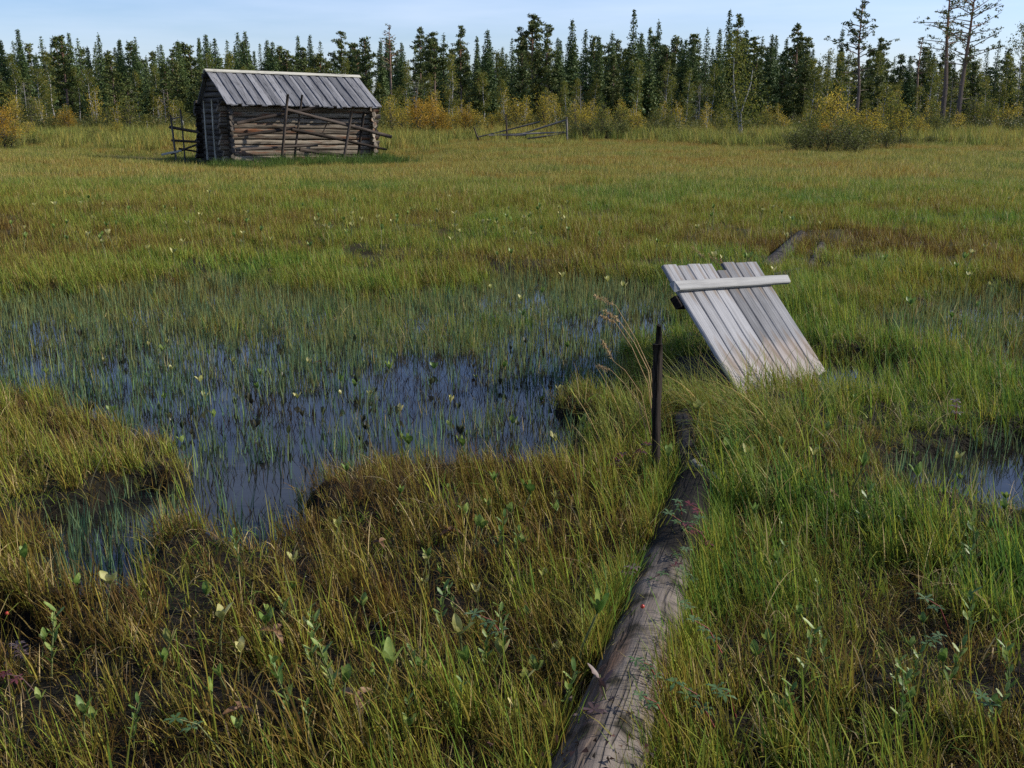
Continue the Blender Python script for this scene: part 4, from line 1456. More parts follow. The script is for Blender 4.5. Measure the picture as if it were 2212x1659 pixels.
WORD = {'spruce': ('dark pointed spruce with full drooping branches standing', 'full spruces'), 'slim': ('slender dark spruce with a narrow spire standing', 'slender spruces'),
        'sparse_spruce': ('thin ragged spruce with gaps between its branches standing', 'ragged spruces'), 'pine': ('tall pine with a rounded crown on a bare trunk standing', 'tall pines'),
        'bushy_pine': ('bushy green pine with low branches standing', 'bushy pines'), 'pale_pine': ('thin pale pine with sparse needles standing', 'pale pines'),
        'birch': ('slim white-stemmed birch with green leaves standing', 'green birches'), 'gold_birch': ('small yellow-leaved birch standing', 'yellow birches'),
        'gold_shrub': ('low birch bush with yellow leaves growing', 'yellow bushes'), 'orange_shrub': ('low birch bush with orange leaves growing', 'orange bushes'),
        'green_shrub': ('low birch bush with green leaves growing', 'green bushes'), 'willow': ('low dark green willow bush growing', 'willow bushes'),
        'bare': ('small bare grey tree without leaves standing', 'bare trees')}


ORD = 'first second third fourth fifth sixth seventh eighth ninth tenth eleventh twelfth thirteenth fourteenth fifteenth'.split()
SHORT = {'spruce': 'full spruce', 'slim': 'narrow spire-like spruce', 'sparse_spruce': 'ragged gappy spruce', 'pine': 'round-crowned pine', 'bushy_pine': 'bushy pine', 'pale_pine': 'pale pine', 'birch': 'birch',
         'gold_birch': 'slim yellow birch sapling', 'gold_shrub': 'yellow birch bush', 'orange_shrub': 'orange birch bush', 'green_shrub': 'green birch bush', 'willow': 'dark green willow bush'}


def ranked(rows, where):
    """(x, kind) rows -> a label for each by its order among its like in its stretch of the forest edge"""
    seen, res = {}, {}
    for x, key in sorted(rows):
        q = (key, region(x))
        seen[q] = seen.get(q, 0) + 1
        res[(x, key)] = f'{ORD[seen[q] - 1]} {SHORT[key]} from the left {where} {region(x)}'
    return res


def crowd(key, xd, Y, label=None, **kw):
    w, g = WORD[key]
    r = region(xd)
    if label:
        return plant(key, xd, Y, label=label, group=f'{g} {r}', **kw)
    return plant(key, xd, Y, label=f'{w} {r}', group=f'{g} {r}', **kw)


Rk = np.random.default_rng(5)
# trees whose tops draw the skyline (frame x, frame y of the top, kind)
SKY_L = [(27, 84, 'spruce'), (65, 62, 'spruce'), (112, 76, 'sparse_spruce'), (98, 112, 'slim'), (154, 74, 'pine'), (171, 70, 'spruce'), (189, 80, 'sparse_spruce'),
         (208, 97, 'spruce'), (234, 69, 'slim'), (277, 83, 'spruce'), (308, 94, 'spruce'), (330, 118, 'slim'), (347, 123, 'spruce'), (364, 94, 'spruce'), (386, 106, 'pine'),
         (400, 85, 'spruce'), (444, 84, 'slim'), (460, 72, 'spruce'), (478, 80, 'spruce'), (502, 117, 'spruce'), (527, 68, 'slim'), (543, 66, 'spruce'), (588, 84, 'spruce'), (600, 88, 'spruce'),
         (640, 118, 'pine'), (662, 104, 'bushy_pine'), (700, 112, 'pine'), (745, 66, 'pine'), (775, 92, 'pine'), (795, 84, 'bushy_pine'), (828, 84, 'spruce'), (848, 52, 'pale_pine'),
         (870, 120, 'spruce'), (912, 57, 'pine'), (940, 66, 'pine'), (962, 70, 'sparse_spruce'), (998, 55, 'pine'), (1032, 76, 'slim'), (1054, 62, 'spruce'), (1075, 110, 'spruce'),
         (1106, 78, 'sparse_spruce'), (1150, 27, 'pine'), (1182, 52, 'pine'), (1203, 80, 'spruce'), (1233, 39, 'spruce'), (1261, 61, 'slim'), (1290, 75, 'spruce'), (1317, 65, 'slim'),
         (1362, 18, 'slim'), (1379, 68, 'spruce'), (1397, 56, 'slim'), (1415, 40, 'slim'), (1434, 98, 'pine'), (1464, 82, 'spruce'), (1474, 82, 'spruce'), (1490, 88, 'spruce'),
         (1518, 58, 'sparse_spruce'), (1544, 60, 'spruce'), (1563, 18, 'slim'), (1582, 30, 'pine'), (1600, 62, 'spruce'), (1618, 76, 'pine'), (1655, 72, 'spruce'), (1664, 74, 'slim'),
         (1708, 50, 'pine'), (1730, 82, 'bushy_pine'), (1760, 142, 'pine'), (1802, 56, 'slim'), (1886, 80, 'pine'), (1951, 118, 'spruce'), (1972, 78, 'pale_pine'), (2000, 112, 'spruce'),
         (2072, 128, 'spruce'), (2135, 84, 'sparse_spruce'), (2185, 55, 'birch'), (2212, 20, 'pine'), (2240, 60, 'pine'), (2285, 40, 'spruce'), (-20, 95, 'spruce'), (-60, 70, 'spruce')]
SPECIAL = {65: 'tallest spruce near the left edge with a ragged spire', 154: 'pine with a rusty trunk and a flat crown left of the hut', 234: 'narrow spruce spire standing alone in a sky gap left of the hut',
           543: 'broad pointed spruce rising right above the hut roof', 848: 'sparse half-dead pine with pale twigs just right of the hut', 1150: 'big round-crowned pine towering over the forest right of the hut',
           1233: 'spruce spire rising just right of the big round-crowned pine', 1362: 'tallest spruce spire of the middle forest', 1415: 'second tall slender spruce right of the tallest middle spire',
           1563: 'very slim tall spruce touching a round pine crown', 1708: 'dense dark pine with a broad rounded top beside a sky gap', 1802: 'slim spruce standing just left of the lone limby pine',
           1972: 'thin pale pine rising in the sky gap left of the two tall trunks', 2185: 'tall birch with an open crown at the right edge'}
RANK = ranked([(x, k) for x, _, k in SKY_L if x not in SPECIAL], 'on the skyline')
for (xd, top, key) in SKY_L:
    Y = Rk.uniform(66, 84)
    if xd in SPECIAL:
        plant(key, xd, Y, top=top, label=SPECIAL[xd], group=None)
    else:
        crowd(key, xd, Y, top=top, label=RANK[(xd, key)])
# the mass of forest behind
for k in range(200):
    xd = -120 + 2450 * (k + Rk.random()) / 200
    Y = Rk.uniform(84, 125)
    crowd(('spruce', 'spruce', 'bushy_pine', 'bushy_pine', 'sparse_spruce')[int(Rk.integers(0, 5))], xd, Y, top=Rk.uniform(74, 132) + (26 if xd > 1740 else 0))
# lower pines and birches along the front of the forest
for k in range(104):
    xd = -60 + 2330 * (k + Rk.random()) / 104
    key = ('bushy_pine', 'birch', 'birch', 'bushy_pine', 'birch')[int(Rk.integers(0, 5))]
    crowd(key, xd, Rk.uniform(60, 72), top=Rk.uniform(112, 195))
for k in range(16):
    crowd('bare', 20 + 2180 * (k + Rk.random()) / 16, Rk.uniform(57, 64), top=Rk.uniform(170, 225))
for k in range(44):
    xd = 0 + 2212 * (k + Rk.random()) / 44
    crowd('gold_birch', xd, Rk.uniform(54, 63), top=Rk.uniform(188, 244))
# shrubs at known places (frame x, frame y of the top, distance, kind)
for k in range(56):
    xd = -20 + 2250 * (k + Rk.random()) / 56
    if 400 < xd < 830:
        continue
    crowd(('green_shrub', 'green_shrub', 'gold_shrub', 'green_shrub', 'birch')[int(Rk.integers(0, 5))], xd, Rk.uniform(50, 58), top=Rk.uniform(205, 262))
BUSHES = [(8, 225, 38, 'orange_shrub'), (30, 250, 41, 'gold_shrub'), (62, 262, 44, 'gold_shrub'), (148, 236, 52, 'orange_shrub'), (250, 262, 47, 'gold_shrub'), (205, 275, 44, 'green_shrub'),
                          (290, 280, 43, 'green_shrub'), (846, 215, 51, 'gold_shrub'), (868, 232, 52, 'gold_shrub'), (905, 212, 49, 'orange_shrub'), (935, 208, 50, 'orange_shrub'), (957, 235, 49, 'orange_shrub'),
                          (985, 236, 52, 'gold_shrub'), (1005, 232, 51, 'orange_shrub'), (1035, 240, 51, 'gold_shrub'), (1063, 246, 55, 'gold_shrub'), (1140, 240, 58, 'gold_shrub'), (1200, 206, 57, 'gold_birch'),
                          (1262, 238, 49, 'gold_shrub'), (1300, 222, 47, 'green_shrub'), (1342, 226, 48, 'green_shrub'), (1378, 240, 52, 'gold_shrub'), (1525, 222, 52, 'gold_birch'), (1560, 240, 50, 'green_shrub'),
                          (1650, 240, 53, 'green_shrub'), (1690, 246, 52, 'gold_shrub'), (1752, 240, 40, 'green_shrub'), (1768, 208, 42, 'gold_shrub'), (1795, 196, 41, 'gold_shrub'), (1830, 225, 42, 'gold_shrub'), (1862, 238, 40, 'gold_shrub'), (1812, 246, 38, 'green_shrub'),
                          (1908, 184, 44, 'birch'), (1925, 205, 43, 'green_shrub'), (1945, 232, 42, 'gold_shrub'), (1890, 240, 40, 'gold_shrub'), (1985, 250, 46, 'gold_shrub'), (2022, 245, 47, 'green_shrub'), (2065, 262, 50, 'gold_shrub'),
                          (2140, 272, 50, 'orange_shrub'), (2190, 268, 50, 'green_shrub'), (1790, 262, 40, 'orange_shrub')]
RANK = ranked([(x, k) for x, _, _, k in BUSHES], 'by the meadow')
for (xd, top, Y, key) in BUSHES:
    crowd(key, xd, Y, top=top, label=RANK[(xd, key)])
WILLOWS = [(1240, 268, 47), (1270, 262, 46), (1310, 270, 46), (1345, 264, 47), (1540, 285, 45), (1580, 282, 44), (1625, 284, 45), (1720, 284, 36), (1752, 272, 36.5), (1790, 280, 35.5), (1830, 268, 36), (1850, 290, 35),
                     (1870, 274, 37), (1915, 282, 38), (1960, 294, 41), (2010, 292, 42), (2060, 296, 43), (2110, 296, 43), (2165, 298, 43), (2215, 300, 43), (20, 290, 38), (70, 296, 40), (270, 300, 41), (330, 296, 41)]
RANK = ranked([(x, 'willow') for x, _, _ in WILLOWS], 'by the meadow')
for (xd, top, Y) in WILLOWS:
    crowd('willow', xd, Y, top=top, label=RANK[(xd, 'willow')])


# the three lone pines of the right-hand side
def lone_pine(xb, yb, xt, yt, Y, label, **kw):
    b = at_y(xb, yb, Y); t_ = at_y(xt, yt, Y)
    H = float(t_[2] - b[2])
    tm, cm = make_pine(H=H, lean=float((t_[0] - b[0]) / H), **kw)
    t = thing('pine_tree', (float(b[0]), float(Y), float(b[2])), label, 'pine')
    link('trunk', tm, t); link('crown', cm, t)


lone_pine(1845, 290, 1864, 0, 60, 'lone limby pine with a long right-hand branch above the yellow bushes', seed=201, base=.62, R=.75, n=34, tuft=.16, per=18, size=.085, dens=4, flat_top=.9, thick=1.0,
          limbs_extra=[(.58, .1, 2.0, 1.0), (.64, 3.0, 1.9, .6), (.60, 3.3, 1.4, .5), (.46, 3.0, 1.2, .1), (.48, .2, 1.2, .3), (.52, 2.8, 1.0, .3), (.70, .3, 1.0, .7), (.72, 3.1, .9, .6), (.40, 3.4, 1.0, -.1)], dead=16)
lone_pine(2030, 294, 2056, -45, 58, 'left one of the two tall bare-trunked pines leaning together', seed=202, base=.55, R=1.7, n=34, tuft=.14, per=13, size=.075, dens=3.6, rise=.10, flat_top=.9, thick=1.25, dead=18)
lone_pine(2065, 297, 2112, -45, 56, 'right one of the two tall bare-trunked pines, leaning right', seed=203, base=.45, R=1.6, n=42, tuft=.13, per=12, size=.07, dens=3.6, rise=.38, flat_top=.9, thick=1.2, dead=18)
# the crooked double birch in front of the dark spruces
b = on_z(1603, 303, .3)
bt = thing('birch_tree', (float(b[0]), float(b[1]), gz(b[0], b[1]) - .03), 'crooked white birch with two stems and a tall thin crown right of the far fence', 'birch')
tm = MB()
up_m = 1.0 / 2200 * (b[1] * math.cos(PITCH) + .4)
for pts in ([(1603, 303), (1600, 262), (1600, 245), (1612, 210), (1622, 180), (1626, 150)], [(1600, 300), (1596, 262), (1592, 235), (1586, 200), (1584, 160), (1586, 120)]):
    P3 = [(at_y(a, c, b[1]) - np.array(bt.location)) for a, c in pts]
    V, F = trunk_mb(P3, [.055, .046, .038, .030, .022, .010], 7); tm.add(V, F)
link('trunk', tm.mesh('trunk', M_BARK_B, True), bt)
rg = np.random.default_rng(9)
C = []
for (cx, cy, rx, ry, n) in [(1588, 130, 34, 48, 900), (1600, 190, 42, 50, 800), (1580, 225, 38, 30, 450), (1625, 235, 38, 30, 450), (1600, 262, 48, 22, 450), (1590, 95, 22, 26, 260)]:
    q = rg.normal(0, .5, (n, 3))
    c = at_y(cx, cy, b[1]) - np.array(bt.location)
    C.append(c + q * np.array([rx, rx, ry]) * up_m)
V2, F2 = tri_spray(np.concatenate(C), .07, rg, elong=1.0)
link('crown', np_mesh('crown', V2, F2, M_BIRCH_G, face_rnd=rg.random(len(F2)) ** 1.2), bt)

# undergrowth on the forest floor, and brush in the depth
mbu = [make_birch(400 + k, .55, .32, 260, 5, M_UNDER, leaf=.055, base=.05, bark=M_BARK_S, trunk_r=.006)[1] for k in range(4)]
proto_set('undergrowth', mbu)
x, y, rg = field(1.1, 46, 110, 31, margin=4)
keep = rg.random(len(x)) < sstep(46, 58, y + 4 * (fbm(x * .2, y * .2, 131, 2) - .5))
x, y = x[keep], y[keep]
scatter('undergrowth', 'rusty and green dwarf shrubs on the forest floor', 'undergrowth', np.stack([x, y, ground_z(x, y)], -1), rg.uniform(0, 6.28, len(x)), rg.uniform(.6, 1.5, len(x)), rg.random(len(x)))


# ------------------------------------------------------------------ bog plants one by one
def leaf_mesh(name, L, w, mat, curl=.25, fold=.25, seed=0, tipw=.6):
    """an oval leaflet along +X standing on its stalk end, folded along its midrib and curled"""
    rg = np.random.default_rng(seed)
    V, F = [], []
    n = 6
    for i in range(n + 1):
        t = i / n
        hw = w / 2 * math.sin(math.pi * min(1, t * .93 + .04)) ** .75 * (1 + .35 * (t - .5) * tipw) * (1 + rg.normal() * .04)
        x = L * t; z = curl * L * t * t
        V += [(x, -hw, z + fold * hw), (x, 0, z), (x, hw, z + fold * hw + rg.normal() * .002)]
    for i in range(n):
        a = 3 * i
        F += [(a, a + 3, a + 4, a + 1), (a + 1, a + 4, a + 5, a + 2)]
    mb = MB(); mb.add(V, F)
    return mb.mesh(name, mat, True)


def stem_mesh(name, pts, r0, r1, mat, seg=5):
    V, F = trunk_mb(pts, np.linspace(r0, r1, len(pts)), seg)
    mb = MB(); mb.add(V, F)
    return mb.mesh(name, mat, True)


def make_bogbean(mat, seed, h=.22, L=.058, droop=False):
    rg = np.random.default_rng(seed)
    t = bpy.data.objects.new('bogbean_plant', None)
    COL.objects.link(t)
    t.empty_display_size = .1
    t['category'] = 'plant'
    tip = (rg.normal() * .03 - .02, rg.normal() * .03, h)
    link('stem', stem_mesh('stem', [(0, 0, -.12), (tip[0] * .3, tip[1] * .3, h * .5), tip], .0038, .0028, M_STEM_G), t)
    a0 = rg.uniform(0, 6.28)
    for k in range(3):
        lm = leaf_mesh('leaf', L * rg.uniform(.85, 1.1), L * rg.uniform(.42, .55), mat, curl=rg.uniform(.0, .3) - (.8 if droop else 0), fold=rg.uniform(.2, .5) + (.6 if droop else 0), seed=seed * 3 + k)
        o = link('leaf', lm, t, tip)
        o.rotation_euler = (rg.normal() * .3, -rad(rg.uniform(35, 80) * (.35 if droop else 1)), a0 + k * 2.1 + rg.normal() * .25)
    return t


PB = {}
for key, mt, n in (('g', M_BOG_G, 3), ('y', M_BOG_Y, 3), ('b', M_BOG_B, 3), ('d', M_BOG_D, 3)):
    PB[key] = [make_bogbean(mt, 700 + ord(key) + k * 13, (.13, .17, .10)[k] * (.75 if key == 'b' else 1), droop=key == 'b') for k in range(n)]
used = set()
BN = np.random.default_rng(99)


def bogbean(key, p, label, group=None, scale=1.0):
    v = int(BN.integers(0, 3))
    scale *= .62 if key == 'b' else .9
    if (key, v) not in used:
        used.add((key, v))
        t = PB[key][v]
        t.location = p; t.rotation_euler = (0, 0, BN.uniform(0, 6.28)); t.scale = (scale,) * 3
        t['label'] = label
        if group: t['group'] = group
        return t
    t = copy_tree(PB[key][v], p, BN.uniform(0, 6.28), scale, label, group)
    if not group and 'group' in t: del t['group']
    return t


def pg(xd, yd, z=0.0, dz=0.0):
    p = on_z(xd, yd, z)
    g = gz(p[0], p[1])
    return (float(p[0]), float(p[1]), max(g, -.06) + dz)


for (xd, yd, key, s, lab) in [
        (1125, 1165, 'g', 1.35, 'large pale green bogbean plant in the sedge left of the log'),
        (1240, 1530, 'g', 1.5, 'bogbean plant with big leaves right against the near end of the log'),
        (870, 1040, 'g', 1.25, 'broad-leaved bogbean at the near rim of the pool'),
        (985, 1035, 'g', 1.15, 'bogbean plant leaning over the near rim of the pool'),
        (825, 840, 'g', 1.2, 'single upright green bogbean out in the open pool'),
        (1245, 940, 'g', 1.1, 'pale bogbean between the pool and the stake'),
        (1205, 985, 'y', 1.1, 'yellowish bogbean below the pale one near the stake'),
        (1440, 1090, 'g', 1.2, 'bright green bogbean sprouting beside the dark short log'),
        (1500, 1005, 'y', 1.3, 'pale drooping bogbean leaf hanging over the dark board end'),
        (1560, 1075, 'g', 1.25, 'bogbean tucked into the grass right of the silvery splinter'),
        (1610, 1075, 'y', 1.1, 'pale curled bogbean in the long grass right of the log'),
        (1830, 1120, 'g', 1.3, 'tall green bogbean in the grass right of the log'),
        (1750, 1065, 'y', 1.0, 'pale bogbean tip among tall grass below the door'),
        (1960, 1120, 'g', 1.25, 'green bogbean at the edge of the small right-hand pool'),
        (2040, 1110, 'y', 1.0, 'small yellow bogbean tuft below the small right-hand pool'),
        (1000, 1490, 'y', 1.3, 'yellowing bogbean leaf in the dark gap of the near sedge'),
        (830, 1620, 'g', 1.4, 'round green bogbean leaf at the near edge of the bog'),
        (770, 1640, 'b', 1.3, 'curled brown bogbean leaf at the near edge of the bog'),
        (600, 1480, 'b', 1.2, 'withered brown bogbean in the near left sedge'),
        (480, 1475, 'y', 1.1, 'half withered bogbean leaf in the near left sedge'),
        (990, 1200, 'b', 1.3, 'dry curled bogbean in the dark gap left of the log'),
        (840, 1240, 'b', 1.0, 'small dry bogbean in the brown sedge below the pool'),
        (1545, 1105, 'b', 1.1, 'crumpled orange brown bogbean on the dark end of the log'),
        (1810, 1130, 'b', 1.2, 'brown withered bogbean clump in the grass right of the log'),
        (680, 790, 'b', 1.1, 'brown bogbean leaf sticking up at the far rim of the pool'),
        (540, 1640, 'b', 1.1, 'crumpled brown leaf plant at the bottom edge left of the middle'),
        (75, 1340, 'g', 1.0, 'lone bogbean leaf at the left edge of the near sedge')]:
    bogbean(key, pg(xd, yd), lab, None, s)
for k in range(92):
    xd, yd = BN.uniform(60, 1260), BN.uniform(735, 960)
    p = on_z(xd, yd, 0)
    if look(m_open, p[0], p[1]) > .6:
        key = ('d', 'd', 'g', 'y', 'd', 'g')[int(BN.integers(0, 6))]
        nm = {'d': 'dark', 'g': 'green', 'y': 'yellowing', 'b': 'brown'}[key]
        bogbean(key, (float(p[0]), float(p[1]), -.06), f'small {nm} bogbean plant standing in the open pool', f'{nm} bogbeans in the open pool', BN.uniform(.6, 1.05))
for k in range(90):
    xd, yd = BN.uniform(20, 1250), BN.normal(500, 32)
    p = pg(xd, yd, .15, .06)
    key = 'y' if BN.random() < .6 else 'g'
    nm = 'yellow' if key == 'y' else 'green'
    bogbean(key, p, f'{nm} bogbean plant in the pale leafy patch beyond the pool', f'{nm} bogbeans in the leafy patch', BN.uniform(1.0, 1.45))
for k in range(54):
    xd, yd = BN.uniform(1050, 2200), BN.uniform(470, 690)
    p = on_z(xd, yd, .15)
    if bool(blocked(np.array([p[0]]), np.array([p[1]]))[0]):
        continue
    key = 'y' if BN.random() < .5 else 'g'
    nm = 'yellow' if key == 'y' else 'green'
    bogbean(key, pg(xd, yd, .15, .09), f'{nm} bogbean plant in the brown sedge around and behind the door', f'{nm} bogbeans behind the door', BN.uniform(.9, 1.4))
for k in range(32):
    xd, yd = BN.uniform(1620, 2200), BN.uniform(900, 1640)
    p = on_z(xd, yd, .05)
    if bool(blocked(np.array([p[0]]), np.array([p[1]]))[0]):
        continue
    bogbean('g', pg(xd, yd, .05), 'green bogbean plant scattered in the grass right of the log', 'bogbeans right of the log', BN.uniform(.5, 1.0))


for k in range(58):
    xd, yd = BN.uniform(30, 1240), BN.uniform(1080, 1650)
    p = on_z(xd, yd, .05)
    if bool(blocked(np.array([p[0]]), np.array([p[1]]))[0]) or look(m_open, p[0], p[1]) > .3:
        continue
    key = 'g' if BN.random() < .75 else 'y'
    nm = 'green' if key == 'g' else 'yellowish'
    bogbean(key, pg(xd, yd, .05), f'small {nm} bogbean half hidden in the near sedge left of the log', f'small {nm} bogbeans left of the log', BN.uniform(.6, 1.05))


def make_cinquefoil(stem_mat, leaf_mat, seed, h=.16, nl=2):
    rg = np.random.default_rng(seed)
    t = bpy.data.objects.new('cinquefoil_plant', None)
    COL.objects.link(t)
    t['category'] = 'plant'
    tip = np.array((-h * .75, rg.normal() * .03, h * .75))
    link('stem', stem_mesh('stem', [(0, 0, -.03), tuple(tip * .5 + np.array((0, 0, .02))), tuple(tip)], 0.0030, .002, stem_mat), t)
    for q in range(nl):
        c = tip * (1 - .35 * q)
        mb = MB()
        for k in range(6):
            a = 6.28 * k / 6 + rg.normal() * .15
            L, w = rg.uniform(.026, .038), .010
            d = np.array((math.cos(a), math.sin(a), rg.uniform(-.1, .35)))
            s_ = np.array((-math.sin(a), math.cos(a), 0))
            V = [c, c + d * L * .35 - s_ * w * .42, c + d * L * .35 + s_ * w * .42, c + d * L * .7 - s_ * w * .5, c + d * L * .7 + s_ * w * .5, c + d * L + np.array((0, 0, -.006))]
            mb.add(V, [(0, 1, 2), (1, 3, 4, 2), (3, 5, 4)])
        link('leaf', mb.mesh('leaf', leaf_mat), t)
    return t


for k, (xd, yd, z, sm, lm, s, lab, rz) in enumerate([
        (1560, 1395, .19, M_STEM_R, M_CINQ, 1.0, 'cinquefoil with a red stem lying over the middle of the log', .3),
        (1450, 1555, .2, M_STEM_R, M_CINQ, 1.0, 'star-leaved cinquefoil with a red stem near the lower end of the log', .1),
        (1430, 1470, .2, M_STEM_R, M_CINQ, 1.05, 'cinquefoil on the sunlit top of the log between two others', .4),
        (1500, 1330, .2, M_STEM_R, M_CINQ, .9, 'small cinquefoil on the right flank of the log', .9),
        (1545, 1190, .15, M_STEM_R, M_CINQ_R, 1.2, 'red-stemmed cinquefoil clump on the dark rotten part of the log', .2),
        (1500, 1165, .17, M_STEM_R, M_CINQ, 1.1, 'green and red cinquefoil at the dark part of the log', -.3),
        (1440, 1200, .1, M_STEM_R, M_CINQ_R, 1.1, 'dark red cinquefoil on the left side of the log', 2.9),
        (1350, 1005, .12, M_STEM_R, M_CINQ_R, 1.5, 'dark red leaved plant in the sedge left of the stake', 2.5),
        (1320, 1010, .12, M_STEM_R, M_CINQ_R, 1.3, 'second dark red leaved plant left of the stake', 1.6),
        (1330, 1275, .1, M_STEM_R, M_CINQ_P, 1.2, 'dusky purple leaved plant on the left flank of the log', 2.2),
        (1545, 1570, .12, M_STEM_R, M_CINQ, 1.3, 'pale star-leaved cinquefoil in the grass right of the log', .0),
        (1590, 1545, .12, M_STEM_R, M_CINQ, 1.3, 'cinquefoil just beside the pale star-leaved one', .8),
        (1100, 1390, .1, M_STEM_R, M_CINQ, 1.3, 'blue-green cinquefoil over the dark gap left of the log', .2),
        (1230, 1590, .1, M_STEM_R, M_CINQ_P, 1.4, 'dusky pink leaved plant at the near left of the log', 2.0),
        (2060, 945, .05, M_STEM_R, M_CINQ_P, 1.4, 'dusky purple leaved plant above the small right-hand pool', 1.0),
        (2050, 1390, .08, M_STEM_R, M_CINQ, 1.2, 'star-leaved cinquefoil in the dark right-hand hollow', .3),
        (1990, 1440, .08, M_STEM_R, M_CINQ, 1.1, 'low star-leaved plant in the right-hand hollow', 1.3),
        (2160, 1600, .08, M_STEM_R, M_CINQ, 1.2, 'pale star-leaved plant at the bottom right corner', .6),
        (60, 1470, .0, M_CINQ_P, M_CINQ_P, 1.0, 'dark red leaved plant at the left edge of the near sedge', 2.0),
        (90, 1560, .0, M_CINQ_P, M_CINQ_R, 1.0, 'rusty red leaved plant in the bottom left corner', 1.0),
        (1475, 1110, .2, M_STEM_R, M_CINQ, 1.0, 'cinquefoil at the far dark end of the log', 1.2),
        (1530, 1130, .19, M_STEM_R, M_CINQ_R, 1.1, 'red-leaved sprig on the right of the dark log end', .5),
        (1470, 1150, .18, M_STEM_G, M_CINQ, 1.1, 'green sprig rooted on the dark part of the log', 2.4),
        (1425, 1225, .16, M_STEM_R, M_CINQ, 1.0, 'green cinquefoil creeping up the left side of the log', 2.8),
        (1400, 1260, .14, M_STEM_R, M_CINQ_R, 1.0, 'maroon sprig creeping up the left side of the log', 2.3),
        (1375, 1300, .13, M_STEM_R, M_CINQ, .9, 'small green sprig on the left flank halfway down the log', 3.0),
        (1505, 1260, .2, M_STEM_G, M_CINQ, .8, 'little green sprig on the right flank above the middle of the log', .6),
        (480, 1640, .06, M_STEM_G, M_CINQ, 1.2, 'green star-leaved plant at the bottom edge', .4)]):
    t = make_cinquefoil(sm, lm, 800 + k, .15, 2 if k % 2 else 3)
    p = on_z(xd, yd, z)
    t.location = (float(p[0]), float(p[1]), z if z > .13 else max(gz(p[0], p[1]), 0) + .05)
    t.rotation_euler = (0, 0, rz); t.scale = (s * .8,) * 3
    t['label'] = lab

# willow shoots with upright pointed leaves
for k, (xd, yd, lab) in enumerate([(640, 1600, 'leafy willow shoot with grey-green leaves near the bottom edge'), (735, 1560, 'second willow shoot with pointed leaves near the bottom edge'),
                                   (1330, 1655, 'dusky willow shoot at the near left end of the log'), (2110, 1250, 'green leafy shoot in the right-hand grass')]):
    p = pg(xd, yd, .05)
    t = thing('willow_shoot', p, lab, 'plant')
    rg = np.random.default_rng(850 + k)
    hh = .24
    link('stem', stem_mesh('stem', [(0, 0, -.05), (-.02, .01, hh * .5), (-.05, 0, hh)], .004, .002, M_STEM_G), t)
    for q in range(11):
        f = .25 + .75 * q / 10
        o = link('leaf', leaf_mesh('leaf', .055 * rg.uniform(.7, 1.1), .017, M_BOG_G if k != 2 else M_CINQ_P, curl=.1, fold=.3, seed=860 + q + 20 * k, tipw=.0), t, (-.05 * f, .01, hh * f))
        o.rotation_euler = (0, -rad(rg.uniform(25, 65)), q * 2.4)

SHOOT = [o for o in COL.objects if o.name == 'willow_shoot.001'][0]
for k in range(34):
    xd, yd = (BN.uniform(60, 1250), BN.uniform(1150, 1650)) if k < 18 else (BN.uniform(1640, 2190), BN.uniform(1120, 1650))
    p = on_z(xd, yd, .05)
    if bool(blocked(np.array([p[0]]), np.array([p[1]]))[0]) or look(m_open, p[0], p[1]) > .3:
        continue
    sd_ = 'left' if k < 18 else 'right'
    copy_tree(SHOOT, pg(xd, yd, .05), BN.uniform(0, 6.28), BN.uniform(.5, .9), f'low leafy green shoot among the near sedge {sd_} of the log', f'leafy shoots {sd_} of the log')
# cranberry mat creeping on the log
rg = np.random.default_rng(61)
C = []
for (xd, yd, z, n, r) in [(1330, 1330, .13, 90, .07), (1370, 1290, .14, 90, .06), (1400, 1240, .15, 80, .06), (1440, 1170, .14, 120, .07), (1290, 1420, .12, 120, .06), (1270, 1480, .11, 110, .06), (1250, 1640, .16, 130, .09), (1420, 1215, .13, 70, .05), (1215, 1600, .08, 90, .08), (1300, 1640, .235, 60, .07)]:
    c = on_z(xd, yd, z)
    C.append(c + rg.normal(0, 1, (2 * n, 3)) * np.array([r, r * 1.3, .022]))
V2, F2 = tri_spray(np.concatenate(C), .014, rg, elong=1.3)
cr = link('cranberry_creeper', np_mesh('cranberry_creeper', V2, F2, M_SHRUBLET, face_rnd=rg.random(len(F2))))
tag(cr, 'tiny-leaved cranberry creeping along the left side of the log', None, None, 'stuff')
for k, (xd, yd, z, lab) in enumerate([(1388, 1310, .245, 'red berry on top of the log'), (1378, 1335, .2, 'red berry lying on the left flank of the log, lower of two'), (15, 1325, .1, 'orange red berry-like leaf bud at the left edge')]):
    p = on_z(xd, yd, z)
    mb = MB()
    V = [(math.cos(a) * math.sin(b_) * .007, math.sin(a) * math.sin(b_) * .007, math.cos(b_) * .007) for b_ in np.linspace(.15, 3.0, 6) for a in np.linspace(0, 6.28, 9)[:-1]]
    F = [(i * 8 + j, i * 8 + (j + 1) % 8, (i + 1) * 8 + (j + 1) % 8, (i + 1) * 8 + j) for i in range(5) for j in range(8)]
    mb.add(V, F)
    tag(link('cranberry', mb.mesh('cranberry', M_BERRY, True), None, tuple(map(float, p))), lab, 'berry')

